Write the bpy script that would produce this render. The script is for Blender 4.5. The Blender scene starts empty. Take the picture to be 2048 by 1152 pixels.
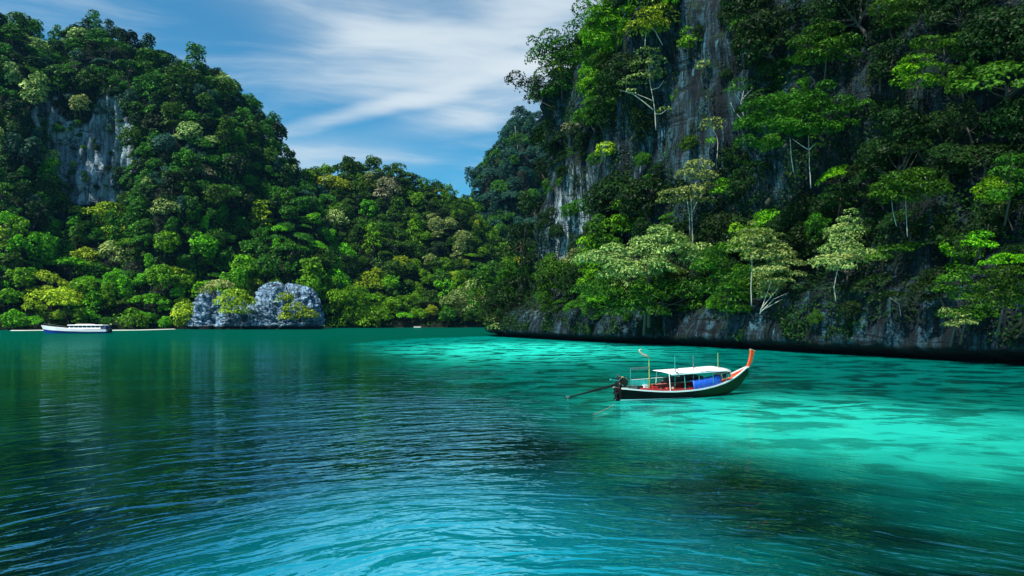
import bpy, math, random
import numpy as np
from mathutils import Vector, Matrix
from mathutils.bvhtree import BVHTree

R = math.radians
scene = bpy.context.scene
COL = scene.collection

# ------------------------------------------------------------------ camera
CAM_Z = 5.6
F = 1400.0 / 2048.0           # focal length in picture widths
HOR = 638.0                   # horizon row of the photograph (2048 x 1152)
cam_d = bpy.data.cameras.new('camera')
cam_d.sensor_width = 36.0
cam_d.lens = 36.0 * F
cam_d.clip_start = 0.3
cam_d.clip_end = 6000
cam = bpy.data.objects.new('camera', cam_d)
COL.objects.link(cam)
cam.location = (0, 0, CAM_Z)
PITCH = math.atan((HOR - 576.0) / 1400.0)
cam.rotation_euler = (math.pi / 2 + PITCH, 0, 0)
scene.camera = cam

# ------------------------------------------------------------------ sun, sky, exposure
SUN_TO = Vector((-0.56, -0.52, 1.12)).normalized()
sun_el = math.asin(SUN_TO.z)
sun_az = math.atan2(SUN_TO.x, SUN_TO.y)
sd = bpy.data.lights.new('sun', 'SUN')
sd.energy = 5.0
sd.angle = R(0.5)
sd.color = (1.0, 0.95, 0.84)
so = bpy.data.objects.new('sun', sd)
COL.objects.link(so)
so.rotation_euler = (-SUN_TO).to_track_quat('-Z', 'Y').to_euler()

scene.view_settings.view_transform = 'Standard'
scene.view_settings.look = 'None'
scene.view_settings.exposure = 0.50
scene.view_settings.gamma = 1.0
scene.cycles.max_bounces = 6
scene.cycles.diffuse_bounces = 1
scene.cycles.glossy_bounces = 3
scene.cycles.transmission_bounces = 3
scene.cycles.transparent_max_bounces = 6
scene.cycles.volume_bounces = 0
scene.cycles.use_denoising = True


class NT:
    """tiny helper to wire nodes"""
    def __init__(self, tree):
        self.t = tree
        tree.nodes.clear()

    def n(self, kind, **kw):
        nd = self.t.nodes.new(kind)
        for k, v in kw.items():
            setattr(nd, k, v)
        return nd

    def l(self, a, b):
        self.t.links.new(a, b)

    def put(self, sock, v):
        if isinstance(v, bpy.types.NodeSocket):
            self.l(v, sock)
        elif v is not None:
            if isinstance(v, (tuple, list)) and len(v) == 3 and sock.type == 'RGBA':
                v = (*v, 1)
            sock.default_value = v

    def math(self, op, a, b=None, c=None, clamp=False):
        nd = self.n('ShaderNodeMath', operation=op, use_clamp=clamp)
        self.put(nd.inputs[0], a)
        if b is not None:
            self.put(nd.inputs[1], b)
        if c is not None:
            self.put(nd.inputs[2], c)
        return nd.outputs[0]

    def ramp(self, v, lo, hi, a=0.0, b=1.0, smooth=True):
        nd = self.n('ShaderNodeMapRange')
        nd.interpolation_type = 'SMOOTHSTEP' if smooth else 'LINEAR'
        self.put(nd.inputs['Value'], v)
        self.put(nd.inputs['From Min'], lo)
        self.put(nd.inputs['From Max'], hi)
        self.put(nd.inputs['To Min'], a)
        self.put(nd.inputs['To Max'], b)
        return nd.outputs[0]

    def mix(self, f, a, b, blend='MIX'):
        nd = self.n('ShaderNodeMix', data_type='RGBA', blend_type=blend)
        nd.clamp_factor = True
        self.put(nd.inputs[0], f)
        self.put(nd.inputs[6], a)
        self.put(nd.inputs[7], b)
        return nd.outputs[2]

    def noise(self, vec, scale=1.0, detail=4.0, rough=0.5, dist=0.0, color=False):
        nd = self.n('ShaderNodeTexNoise')
        if vec is not None:
            self.l(vec, nd.inputs['Vector'])
        nd.inputs['Scale'].default_value = scale
        nd.inputs['Detail'].default_value = detail
        nd.inputs['Roughness'].default_value = rough
        nd.inputs['Distortion'].default_value = dist
        return nd.outputs['Color' if color else 'Fac']

    def mapping(self, vec, scale=(1, 1, 1), rot=(0, 0, 0), loc=(0, 0, 0)):
        nd = self.n('ShaderNodeMapping')
        self.l(vec, nd.inputs['Vector'])
        nd.inputs['Scale'].default_value = scale
        nd.inputs['Rotation'].default_value = rot
        nd.inputs['Location'].default_value = loc
        return nd.outputs[0]

    def xyz(self, x, y, z):
        nd = self.n('ShaderNodeCombineXYZ')
        for i, v in enumerate((x, y, z)):
            self.put(nd.inputs[i], v)
        return nd.outputs[0]

    def sep(self, vec):
        nd = self.n('ShaderNodeSeparateXYZ')
        self.l(vec, nd.inputs[0])
        return nd.outputs


# --- world: physical sky with wisps of cirrus laid over the dome by direction
world = bpy.data.worlds.new('World')
scene.world = world
world.use_nodes = True
w = NT(world.node_tree)
sky = w.n('ShaderNodeTexSky', sky_type='NISHITA')
sky.sun_disc = False
sky.sun_elevation = sun_el
sky.sun_rotation = sun_az
sky.altitude = 0
sky.air_density = 1.0
sky.dust_density = 0.35
sky.ozone_density = 3.0
tc = w.n('ShaderNodeTexCoord')
d = w.sep(tc.outputs['Generated'])
az = w.math('ARCTAN2', d[0], d[1])
el = w.math('ARCSINE', d[2])
ae = w.xyz(az, el, 0.0)
warp = w.noise(ae, 3.0, 3, 0.5, color=True)
wv = w.n('ShaderNodeVectorMath', operation='MULTIPLY_ADD')
w.l(warp, wv.inputs[0]); wv.inputs[1].default_value = (0.10, 0.06, 0); w.l(ae, wv.inputs[2])
aw = wv.outputs[0]
wisp = w.noise(w.mapping(aw, (3.0, 21.0, 1), (0, 0, R(-17)), (0.3, 1.7, 0)), 1.0, 6, 0.56, 0.3)
soft = w.noise(w.mapping(aw, (2.2, 6.5, 1), (0, 0, R(8)), (2.0, 0.4, 0)), 1.0, 4, 0.5, 0.2)


def blob(cx, cy, sx, sy, rot=0.0):
    """soft bump on the dome, centre and size in radians"""
    m = w.n('ShaderNodeMapping')
    w.l(aw, m.inputs['Vector'])
    m.vector_type = 'TEXTURE'
    m.inputs['Location'].default_value = (cx + .05, cy + .03, 0)
    m.inputs['Rotation'].default_value = (0, 0, rot)
    m.inputs['Scale'].default_value = (sx, sy, 1)
    ln = w.n('ShaderNodeVectorMath', operation='LENGTH')
    w.l(m.outputs[0], ln.inputs[0])
    return w.ramp(ln.outputs['Value'], 1.0, 0.0, 0, 1)


def px_az(px): return math.atan((px - 1024) / 1400)
def px_el(py, px=1024): return math.atan((HOR - py) / 1400 * math.cos(px_az(px)))


b1 = blob(px_az(1120), px_el(60), 0.14, 0.20, R(30))       # bright cloud behind the cliff top
b2 = blob(px_az(880), px_el(130), 0.30, 0.075, R(-3))      # broad veil
b3 = blob(px_az(800), px_el(215), 0.30, 0.017, R(17))      # long rising streak
b4 = blob(px_az(930), px_el(235), 0.17, 0.025, R(12))
b5 = blob(px_az(640), px_el(330), 0.22, 0.045, R(4))
b6 = blob(px_az(700), px_el(60), 0.30, 0.06, R(-8))
dens = w.math('MULTIPLY', b1, 1.15)
for b, k in ((b2, 1.0), (b3, 1.0), (b4, .75), (b5, .65), (b6, .5)):
    dens = w.math('MULTIPLY_ADD', b, k, dens)
tex = w.math('MULTIPLY_ADD', wisp, 1.1, w.math('MULTIPLY', soft, 0.7))
tex = w.ramp(tex, 0.62, 1.18, 0.28, 1.25)
base_wisp = w.ramp(w.math('MULTIPLY_ADD', soft, .6, wisp), .68, 1.12, .05, .60)
dens = w.math('MULTIPLY_ADD', dens, tex, base_wisp)
dens = w.math('MULTIPLY', w.math('TANH', dens), .96)
skyc = w.mix(1.0, sky.outputs[0], (0.27, 1.20, 1.42), 'MULTIPLY')
cloudc = (7.6, 8.6, 9.2, 1)
bgc = w.mix(dens, skyc, cloudc)
bg = w.n('ShaderNodeBackground')
w.l(bgc, bg.inputs['Color'])
bg.inputs['Strength'].default_value = 0.069
wo = w.n('ShaderNodeOutputWorld')
w.l(bg.outputs[0], wo.inputs['Surface'])

# ------------------------------------------------------------------ numbers
rs = np.random.RandomState(11)
rnd = random.Random(5)
PERM = np.concatenate([rs.permutation(256)] * 3)
GR = rs.normal(size=(256, 3))
GR /= np.linalg.norm(GR, axis=1)[:, None]


def perlin(p):
    p = np.asarray(p, float)
    i = np.floor(p).astype(int)
    f = p - i
    u = f * f * f * (f * (f * 6 - 15) + 10)
    i &= 255
    out = np.zeros(p.shape[0])
    for a in (0, 1):
        wa = u[:, 0] if a else 1 - u[:, 0]
        for b in (0, 1):
            wb = u[:, 1] if b else 1 - u[:, 1]
            for c in (0, 1):
                wc = u[:, 2] if c else 1 - u[:, 2]
                h = PERM[PERM[PERM[i[:, 0] + a] + i[:, 1] + b] + i[:, 2] + c]
                g = GR[h]
                dd = f - np.array([a, b, c])
                out += wa * wb * wc * (g * dd).sum(1)
    return out * 1.6


def fbm(p, o=4, gain=.5):
    s, a = 0, 1.0
    p = np.asarray(p, float)
    for k in range(o):
        s = s + a * perlin(p + 17.3 * k)
        p = p * 2.03
        a *= gain
    return s


CP, SP = math.cos(PITCH), math.sin(PITCH)


def unproj(px, py, Y):
    """point at world depth Y that the photograph shows at px, py"""
    cx, cy = (px - 1024) / 1400, (576 - py) / 1400
    dy = CP - cy * SP
    dz = SP + cy * CP
    return Vector((cx / dy * Y, Y, CAM_Z + dz / dy * Y))


def proj(p):
    x, y, z = p[0], p[1], p[2] - CAM_Z
    dep = y * CP + z * SP
    up = -y * SP + z * CP
    if dep < 0.1:
        return None
    return 1024 + x / dep * 1400, 576 - up / dep * 1400, dep


def on_water(px, py):
    cx, cy = (px - 1024) / 1400, (576 - py) / 1400
    dy = CP - cy * SP
    dz = SP + cy * CP
    t = -CAM_Z / dz
    return Vector((cx * t, dy * t, 0))


def inside(poly, x, y):
    c = False
    j = len(poly) - 1
    for i in range(len(poly)):
        xi, yi = poly[i]; xj, yj = poly[j]
        if (yi > y) != (yj > y) and x < (xj - xi) * (y - yi) / (yj - yi) + xi:
            c = not c
        j = i
    return c


# ------------------------------------------------------------------ materials
def new_mat(name):
    m = bpy.data.materials.new(name)
    m.use_nodes = True
    return m, NT(m.node_tree)


def plain(name, col, rough=.6, metal=0.0, vary=.25, scale=6.0, bump=0.0):
    m, t = new_mat(name)
    tcn = t.n('ShaderNodeTexCoord')
    f = t.noise(tcn.outputs['Object'], scale, 5, .6)
    c = t.mix(t.ramp(f, .3, .7), tuple(x * (1 - vary) for x in col), tuple(min(1, x * (1 + vary * .6)) for x in col))
    p = t.n('ShaderNodeBsdfPrincipled')
    t.l(c, p.inputs['Base Color'])
    p.inputs['Roughness'].default_value = rough
    p.inputs['Metallic'].default_value = metal
    if bump:
        b = t.n('ShaderNodeBump'); b.inputs['Distance'].default_value = bump
        t.l(f, b.inputs['Height']); t.l(b.outputs[0], p.inputs['Normal'])
    o = t.n('ShaderNodeOutputMaterial')
    t.l(p.outputs[0], o.inputs[0])
    return m


def leaf_mat(name, a, b, trans=.22):
    m, t = new_mat(name)
    at = t.n('ShaderNodeAttribute'); at.attribute_name = 'rnd'
    oi = t.n('ShaderNodeObjectInfo')
    c = t.mix(at.outputs['Fac'], a, b)
    hs = t.n('ShaderNodeHueSaturation')
    t.l(c, hs.inputs['Color'])
    t.put(hs.inputs['Hue'], t.ramp(oi.outputs['Random'], 0, 1, .485, .515, False))
    t.put(hs.inputs['Value'], t.ramp(oi.outputs['Random'], 0, 1, .75, 1.25, False))
    df = t.n('ShaderNodeBsdfPrincipled')
    t.l(hs.outputs[0], df.inputs['Base Color'])
    df.inputs['Roughness'].default_value = .5
    df.inputs['Specular IOR Level'].default_value = .12
    tr = t.n('ShaderNodeBsdfTranslucent')
    t.l(hs.outputs[0], tr.inputs['Color'])
    mx = t.n('ShaderNodeMixShader')
    mx.inputs[0].default_value = trans
    t.l(df.outputs[0], mx.inputs[1]); t.l(tr.outputs[0], mx.inputs[2])
    o = t.n('ShaderNodeOutputMaterial')
    t.l(mx.outputs[0], o.inputs[0])
    return m


TONES = {
    'dark': ('dark green', leaf_mat('leaf_dark', (.002, .010, .003), (.024, .080, .009))),  # also carries painted shade on the right cliff
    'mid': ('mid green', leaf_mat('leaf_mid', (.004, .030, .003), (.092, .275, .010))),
    'bright': ('bright green', leaf_mat('leaf_bright', (.010, .080, .002), (.25, .64, .006))),
    'yellow': ('yellow-green', leaf_mat('leaf_yellow', (.04, .14, .004), (.62, .74, .03))),
    'pale': ('pale olive', leaf_mat('leaf_pale', (.02, .09, .008), (.56, .68, .20))),
    'buff': ('buff-tinged', leaf_mat('leaf_buff', (.10, .13, .05), (.66, .62, .36))),
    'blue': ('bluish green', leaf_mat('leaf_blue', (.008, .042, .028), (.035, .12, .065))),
}
M_BARK = plain('bark_brown', (.07, .055, .04), .85)
M_BARKW = plain('bark_pale', (.34, .34, .29), .75)


def rock_mat(name, dark, light, soil, streak=1.0, lo=.45, hi=.78, crazed=False, bare=None):
    m, t = new_mat(name)
    g = t.n('ShaderNodeNewGeometry')
    pos = g.outputs['Position']
    at = t.n('ShaderNodeAttribute'); at.attribute_name = 'rock'
    f1 = t.noise(t.mapping(pos, (.55 * streak, .55 * streak, .045 * streak)), 1, 6, .62, .4)
    f2 = t.noise(t.mapping(pos, (1.9 * streak, 1.9 * streak, .16 * streak)), 1, 5, .65, .6)
    f3 = t.noise(t.mapping(pos, (.10, .10, .06)), 1, 4, .55)
    f4 = t.noise(pos, 1.3, 6, .7)
    s = t.math('MULTIPLY_ADD', f2, .55, t.math('MULTIPLY', f1, .75))
    s = t.math('MULTIPLY_ADD', f3, .35, s)
    c = t.mix(t.ramp(s, lo, hi + .3), dark, light)
    c = t.mix(t.ramp(f2, .60, .72, 0, .75), c, tuple(x * .18 for x in dark))
    stain = t.math('MULTIPLY', t.ramp(f3, .52, .66), t.ramp(f4, .45, .6))
    c = t.mix(t.math('MULTIPLY', stain, .12), c, (.13, .10, .06))
    wst = t.noise(t.mapping(pos, (.9 * streak, .9 * streak, .05 * streak), loc=(5, 5, 5)), 1, 4, .6, .3)
    c = t.mix(t.math('MULTIPLY', t.ramp(wst, .60, .68, 0, .8), t.ramp(t.noise(pos, .06, 3, .5), .45, .62)), c, tuple(min(.7, x * 2.6) for x in light))
    if crazed:
        vo = t.n('ShaderNodeTexVoronoi'); vo.feature = 'DISTANCE_TO_EDGE'; vo.inputs['Scale'].default_value = .42
        t.l(t.mapping(pos, (1, 1, .8)), vo.inputs['Vector'])
        c = t.mix(t.ramp(vo.outputs['Distance'], .0, .16, .85, 0), c, (.012, .02, .03))
        c = t.mix(t.ramp(t.noise(pos, .9, 5, .7), .55, .68, 0, .8), c, (.01, .018, .028))
    moss = t.ramp(t.noise(pos, .22, 5, .65), .56, .64, 0, .75)
    c = t.mix(moss, c, (.012, .030, .010))
    if bare:
        # freshly broken, paler part of the wall
        ln = t.n('ShaderNodeVectorMath', operation='LENGTH')
        (bx_, by_, bz_), (sx_, sy_, sz_) = bare
        t.l(t.mapping(pos, (1 / sx_, 1 / sy_, 1 / sz_), loc=(-bx_ / sx_, -by_ / sy_, -bz_ / sz_)), ln.inputs[0])
        c = t.mix(t.math('MULTIPLY', t.ramp(ln.outputs['Value'], 1.1, .6), t.ramp(f1, .40, .58)), c, t.mix(t.ramp(f2, .42, .6), (.05, .085, .11), (.50, .60, .64)))
    # dark wet band left by the tide on the lowest two metres
    z = t.sep(pos)[2]
    c = t.mix(t.ramp(t.math('MULTIPLY_ADD', f1, 1.2, z), 1.9, 2.9, 1, 0), c, (.004, .005, .005))
    c = t.mix(at.outputs['Fac'], soil, c)
    p = t.n('ShaderNodeBsdfPrincipled')
    t.l(c, p.inputs['Base Color'])
    p.inputs['Roughness'].default_value = .85
    p.inputs['Specular IOR Level'].default_value = .2
    b = t.n('ShaderNodeBump')
    b.inputs['Distance'].default_value = .9
    b.inputs['Strength'].default_value = .9
    lg = t.noise(t.mapping(pos, (.12, .12, .9)), 1, 5, .65, 1.0)
    c2 = t.ramp(lg, .57, .64, 0, .8)
    t.l(t.mix(c2, c, tuple(x * .35 for x in dark)), p.inputs['Base Color'])
    t.l(t.math('MULTIPLY_ADD', f4, .45, t.math('ADD', t.math('SUBTRACT', f1, lg), f2)), b.inputs['Height'])
    t.l(b.outputs[0], p.inputs['Normal'])
    o = t.n('ShaderNodeOutputMaterial')
    t.l(p.outputs[0], o.inputs[0])
    return m


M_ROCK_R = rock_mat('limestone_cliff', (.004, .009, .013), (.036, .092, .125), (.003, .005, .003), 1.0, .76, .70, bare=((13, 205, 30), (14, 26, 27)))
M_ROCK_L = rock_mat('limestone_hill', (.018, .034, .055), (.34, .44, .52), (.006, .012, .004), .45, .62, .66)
M_ROCK_O = rock_mat('limestone_outcrop', (.035, .06, .09), (.30, .48, .68), (.03, .05, .03), .8, .50, .62, True)


# ------------------------------------------------------------------ mesh helpers
def raw_mesh(name, verts, faces_idx, nper, mat=None, smooth=False, attrs=None, mats=None, matidx=None):
    """faces_idx: flat int array, nper verts per face (int) """
    me = bpy.data.meshes.new(name)
    verts = np.asarray(verts, np.float32).reshape(-1, 3)
    fi = np.asarray(faces_idx, np.int32).ravel()
    nf = len(fi) // nper
    me.vertices.add(len(verts)); me.vertices.foreach_set('co', verts.ravel())
    me.loops.add(len(fi)); me.loops.foreach_set('vertex_index', fi)
    me.polygons.add(nf)
    me.polygons.foreach_set('loop_start', np.arange(0, nf * nper, nper, dtype=np.int32))
    me.polygons.foreach_set('loop_total', np.full(nf, nper, np.int32))
    if smooth:
        me.polygons.foreach_set('use_smooth', np.ones(nf, bool))
    for m in (mats or ([mat] if mat else [])):
        me.materials.append(m)
    if matidx is not None:
        me.polygons.foreach_set('material_index', np.asarray(matidx, np.int32))
    for k, v in (attrs or {}).items():
        a = me.attributes.new(k, 'FLOAT', 'POINT')
        a.data.foreach_set('value', np.asarray(v, np.float32))
    me.update(calc_edges=True)
    me.validate()
    return me


def link(name, me, parent=None, loc=None, rot=None):
    o = bpy.data.objects.new(name, me)
    COL.objects.link(o)
    if parent is not None:
        o.parent = parent
    if loc is not None:
        o.location = loc
    if rot is not None:
        o.rotation_euler = rot
    return o


def tag(o, label=None, cat=None, group=None, kind=None):
    if label: o['label'] = label
    if cat: o['category'] = cat
    if group: o['group'] = group
    if kind: o['kind'] = kind
    return o


def empty(name, loc, label, cat, group=None, rz=0.0):
    o = bpy.data.objects.new(name, None)
    COL.objects.link(o)
    o.location = loc
    o.rotation_euler = (0, 0, rz)
    o.empty_display_size = .5
    return tag(o, label, cat, group)


class MB:
    """collects simple solids into one mesh"""
    def __init__(self):
        self.v = []; self.f = []; self.mi = []

    def add(self, vs, fs, mi=0):
        n = len(self.v)
        self.v += [tuple(p) for p in vs]
        self.f += [tuple(i + n for i in q) for q in fs]
        self.mi += [mi] * len(fs)
        return self

    def box(self, c, s, rz=0.0, mi=0, taper=1.0, ry=0.0, rx=0.0):
        m = Matrix.Rotation(rz, 3, 'Z') @ Matrix.Rotation(ry, 3, 'Y') @ Matrix.Rotation(rx, 3, 'X')
        vs = []
        for z in (-.5, .5):
            k = taper if z > 0 else 1
            for x, y in ((-.5, -.5), (.5, -.5), (.5, .5), (-.5, .5)):
                vs.append(Vector(c) + m @ Vector((x * s[0] * k, y * s[1] * k, z * s[2])))
        return self.add(vs, [(3, 2, 1, 0), (4, 5, 6, 7), (0, 1, 5, 4), (1, 2, 6, 5), (2, 3, 7, 6), (3, 0, 4, 7)], mi)

    def tube(self, pts, rad, seg=8, mi=0, cap=True):
        pts = [Vector(p) for p in pts]
        if not isinstance(rad, (list, tuple)):
            rad = [rad] * len(pts)
        vs, fs = [], []
        prev = None
        for i, p in enumerate(pts):
            t = (pts[min(i + 1, len(pts) - 1)] - pts[max(i - 1, 0)]).normalized()
            if prev is None:
                a = t.orthogonal().normalized()
            else:
                a = (prev - t * prev.dot(t))
                a = a.normalized() if a.length > 1e-6 else t.orthogonal().normalized()
            prev = a
            b = t.cross(a)
            for k in range(seg):
                an = 2 * math.pi * k / seg
                vs.append(p + (a * math.cos(an) + b * math.sin(an)) * rad[i])
        for i in range(len(pts) - 1):
            for k in range(seg):
                fs.append((i * seg + k, i * seg + (k + 1) % seg, (i + 1) * seg + (k + 1) % seg, (i + 1) * seg + k))
        if cap:
            fs.append(tuple(range(seg - 1, -1, -1)))
            fs.append(tuple((len(pts) - 1) * seg + k for k in range(seg)))
        return self.add(vs, fs, mi)

    def ball(self, c, r, seg=10, mi=0, squash=(1, 1, 1)):
        vs, fs = [], []
        rings = seg // 2 + 1
        for i in range(rings):
            th = math.pi * (i + .02) / (rings - 1 + .04)
            for k in range(seg):
                an = 2 * math.pi * k / seg
                vs.append((c[0] + r * squash[0] * math.sin(th) * math.cos(an), c[1] + r * squash[1] * math.sin(th) * math.sin(an), c[2] + r * squash[2] * math.cos(th)))
        for i in range(rings - 1):
            for k in range(seg):
                fs.append((i * seg + k, (i + 1) * seg + k, (i + 1) * seg + (k + 1) % seg, i * seg + (k + 1) % seg))
        return self.add(vs, fs, mi)

    def build(self, name, mats, parent=None, smooth=False, bevel=0.0):
        me = bpy.data.meshes.new(name)
        me.from_pydata(self.v, [], self.f)
        mats = mats if isinstance(mats, (list, tuple)) else [mats]
        for m in mats:
            me.materials.append(m)
        me.polygons.foreach_set('material_index', self.mi)
        if smooth:
            me.polygons.foreach_set('use_smooth', [True] * len(self.f))
        me.update()
        o = link(name, me, parent)
        if bevel:
            b = o.modifiers.new('bevel', 'BEVEL'); b.width = bevel; b.segments = 2; b.limit_method = 'ANGLE'
        return o


def leaf_geo(C, N, size, wid=.42, seed=0, aspect_jit=.35):
    """pointed leaves at centres C with normals N -> verts (4 each)"""
    r = np.random.RandomState(seed)
    n = len(C)
    N = N / np.maximum(np.linalg.norm(N, axis=1), 1e-6)[:, None]
    a = r.normal(size=(n, 3))
    T = np.cross(N, a); T /= np.maximum(np.linalg.norm(T, axis=1), 1e-6)[:, None]
    B = np.cross(N, T)
    L = (size * (1 + aspect_jit * (r.rand(n) * 2 - 1)))[:, None] * .5
    W = L * wid * 1.25
    v = np.empty((n, 4, 3), np.float32)
    droop = np.array([0, 0, -1.0]) * L * .35
    v[:, 0] = C - T * L
    v[:, 1] = C + B * W + N * L * .12 - T * L * .12
    v[:, 2] = C + T * L + droop
    v[:, 3] = C - B * W + N * L * .12 - T * L * .12
    return v.reshape(-1, 3)


def clump_leaves(clumps, per_m2, size, seed, shell=(.78, 1.04), down=-.35):
    """clumps: list (x,y,z, rx,ry,rz). returns C, N, rnd arrays"""
    r = np.random.RandomState(seed)
    Cs, Ns, Rs = [], [], []
    for (x, y, z, rx, ry, rz) in clumps:
        area = 4 * math.pi * ((rx * ry) ** 1.6 / 3 + (rx * rz) ** 1.6 / 3 + (ry * rz) ** 1.6 / 3) ** (1 / 1.6)
        n = max(12, int(area * .62 * per_m2))
        dd = r.normal(size=(n * 3, 3))
        dd /= np.linalg.norm(dd, axis=1)[:, None]
        dd = dd[dd[:, 2] > down + .25 * r.rand(len(dd))][:n]
        lump = 1 + .22 * perlin(dd * 2.2 + seed + x)
        k = (shell[0] + (shell[1] - shell[0]) * r.rand(len(dd)) ** .6) * lump
        C = np.array([x, y, z]) + dd * np.array([rx, ry, rz]) * k[:, None]
        nn = dd / np.array([rx, ry, rz]); nn /= np.linalg.norm(nn, axis=1)[:, None]
        N = nn * .75 + np.array([0, 0, .45]) + r.normal(size=dd.shape) * .42
        ct = r.rand()
        Cs.append(C); Ns.append(N)
        Rs.append(np.clip(.50 * r.rand(len(dd)) ** 1.3 + .45 * ct * r.rand() + .22 * np.maximum(0, perlin(C * .35 + 3)), 0, 1))
    return np.concatenate(Cs), np.concatenate(Ns), np.concatenate(Rs)


def crown_mesh(name, clumps, per_m2, size, seed, mat, wid=.42, down=-.35):
    C, N, rr = clump_leaves(clumps, per_m2, size, seed, down=down)
    V = leaf_geo(C, N, size, wid, seed + 1)
    return raw_mesh(name, V, np.arange(len(V)), 4, mat, attrs={'rnd': np.repeat(rr, 4)})


# ------------------------------------------------------------------ terrain sheets
def grid_mesh(name, P, mat, rock):
    nu, nv = P.shape[:2]
    i = np.arange(nu - 1)[:, None] * nv + np.arange(nv - 1)[None, :]
    q = np.stack([i, i + nv, i + nv + 1, i + 1], -1).reshape(-1, 4)
    return raw_mesh(name, P.reshape(-1, 3), q, 4, mat, smooth=True, attrs={'rock': rock.ravel()}), q


def prof_rows(prof, n, wx=1.0, wz=1.0):
    a = np.array(prof, float)
    seg = np.hypot(np.diff(a[:, 0]) * wx, np.diff(a[:, 1]) * wz)
    s = np.concatenate([[0], np.cumsum(seg)])
    t = np.linspace(0, s[-1], n)
    return np.stack([np.interp(t, s, a[:, 0]), np.interp(t, s, a[:, 1])], 1)


ROCK_POLY_L = [(66, 215), (100, 175), (140, 235), (170, 250), (205, 185), (245, 190), (268, 270), (255, 412), (180, 408), (108, 416), (84, 330), (74, 290)]
ROCK_POLY_R = [(1165, 285), (1250, 262), (1335, 245), (1352, 120), (1362, -10), (1468, -10), (1478, 230), (1440, 330), (1330, 420), (1222, 420), (1185, 505), (1098, 572), (1078, 430), (1120, 300)]


def hill_sheet(name, u0, u1, du, ys_fn, yr_fn, ridge, profA, profB, blend, seed, canopy, label, mat, nv=150, rockpoly=None):
    us = np.arange(u0, u1 + .1, du)
    rx = np.array(ridge, float)
    pa = prof_rows(profA, nv, 150, 220); pb = prof_rows(profB, nv, 150, 220)
    P = np.zeros((len(us), nv, 3))
    rock = np.zeros((len(us), nv))
    for k, u in enumerate(us):
        Ys, Yr = ys_fn(u), yr_fn(u)
        py = np.interp(u, rx[:, 0], rx[:, 1])
        h = max(4.0, (HOR - py) / 1400 * Yr + CAM_Z - canopy)
        b = blend(u)
        pr = pa * (1 - b) + pb * b
        Y = Ys + (Yr - Ys) * pr[:, 0]
        z = h * pr[:, 1]
        P[k, :, 0] = (u - 1024) / 1400 * Y
        P[k, :, 1] = Y
        P[k, :, 2] = z
    Q = P.reshape(-1, 3)
    amp = np.clip(Q[:, 2] / 25, 0, 1)
    n1 = fbm(np.stack([Q[:, 0] / 48, Q[:, 1] / 90, Q[:, 2] / 70], 1) + seed, 3)
    n2 = fbm(np.stack([Q[:, 0] / 13, Q[:, 1] / 13, Q[:, 2] / 22], 1) + seed + 5, 3)
    Q[:, 1] += (n1 * 13 + n2 * 3.2) * amp
    n3 = fbm(np.stack([Q[:, 0] / 26, Q[:, 1] / 26, Q[:, 2] / 40], 1) + seed + 9, 3)
    Q[:, 2] += n3 * 4.5 * amp
    P = Q.reshape(P.shape)
    if rockpoly:
        X = Q
        for j in range(len(X)):
            pp = proj(X[j])
            if pp and inside(rockpoly, pp[0] + 14 * n2[j], pp[1] + 16 * n1[j]):
                rock.ravel()[j] = 1
        flute = perlin(np.stack([Q[:, 0] / 3.2, Q[:, 2] / 40, Q[:, 2] * 0], 1)) * 3.6 + perlin(np.stack([Q[:, 0] / 1.4, Q[:, 2] / 18, Q[:, 2] * 0 + 5], 1)) * .9
        P.reshape(-1, 3)[:, 1] += flute * rock.ravel()
    me, q = grid_mesh(name, P, mat, rock)
    o = link(name, me)
    tag(o, label, None, None, 'structure')
    return P, q


profA = [(-.08, -.03), (-.01, -.01), (.0, .008), (.12, .06), (.35, .185), (.52, .30), (.585, .42), (.62, .62), (.66, .80), (.78, .91), (1, 1), (1.25, .97), (1.8, .7)]
profB = [(-.08, -.03), (-.01, -.01), (.0, .01), (.12, .10), (.35, .34), (.6, .62), (.8, .84), (1, 1), (1.3, .96), (1.8, .7)]
profC = [(-.08, -.03), (-.01, -.01), (.0, .01), (.10, .10), (.25, .34), (.42, .66), (.6, .87), (1, 1), (1.3, .96), (1.8, .7)]

ridgeL = [(-800, 60), (-300, -30), (-60, 25), (0, 28), (30, 32), (55, 80), (85, 75), (110, 62), (125, 38), (170, 26), (215, 45), (245, 66), (285, 98), (335, 116), (400, 122), (445, 148), (484, 186),
          (514, 226), (534, 268), (550, 308), (588, 338), (628, 396), (680, 520), (720, 620)]
ridgeC = [(540, 520), (570, 420), (610, 352), (650, 333), (720, 320), (780, 330), (830, 352), (880, 368), (915, 388), (960, 440), (1010, 500), (1100, 560), (1250, 600)]
ridgeF = [(840, 560), (890, 430), (950, 410), (962, 345), (974, 318), (996, 290), (1016, 262), (1036, 226), (1046, 210), (1066, 222), (1100, 205), (1180, 160), (1300, 200), (1450, 420)]


def ysL(u): return float(np.interp(u, [-800, 0, 350, 640, 720], [330, 356, 392, 436, 446]))
def yrL(u): return ysL(u) + float(np.interp(u, [-800, 0, 500, 640, 720], [170, 160, 120, 60, 30]))
def ysC(u): return float(np.interp(u, [540, 960, 1250], [436, 468, 500]))
def yrC(u): return ysC(u) + float(np.interp(u, [540, 700, 960, 1250], [60, 120, 110, 90]))


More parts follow.
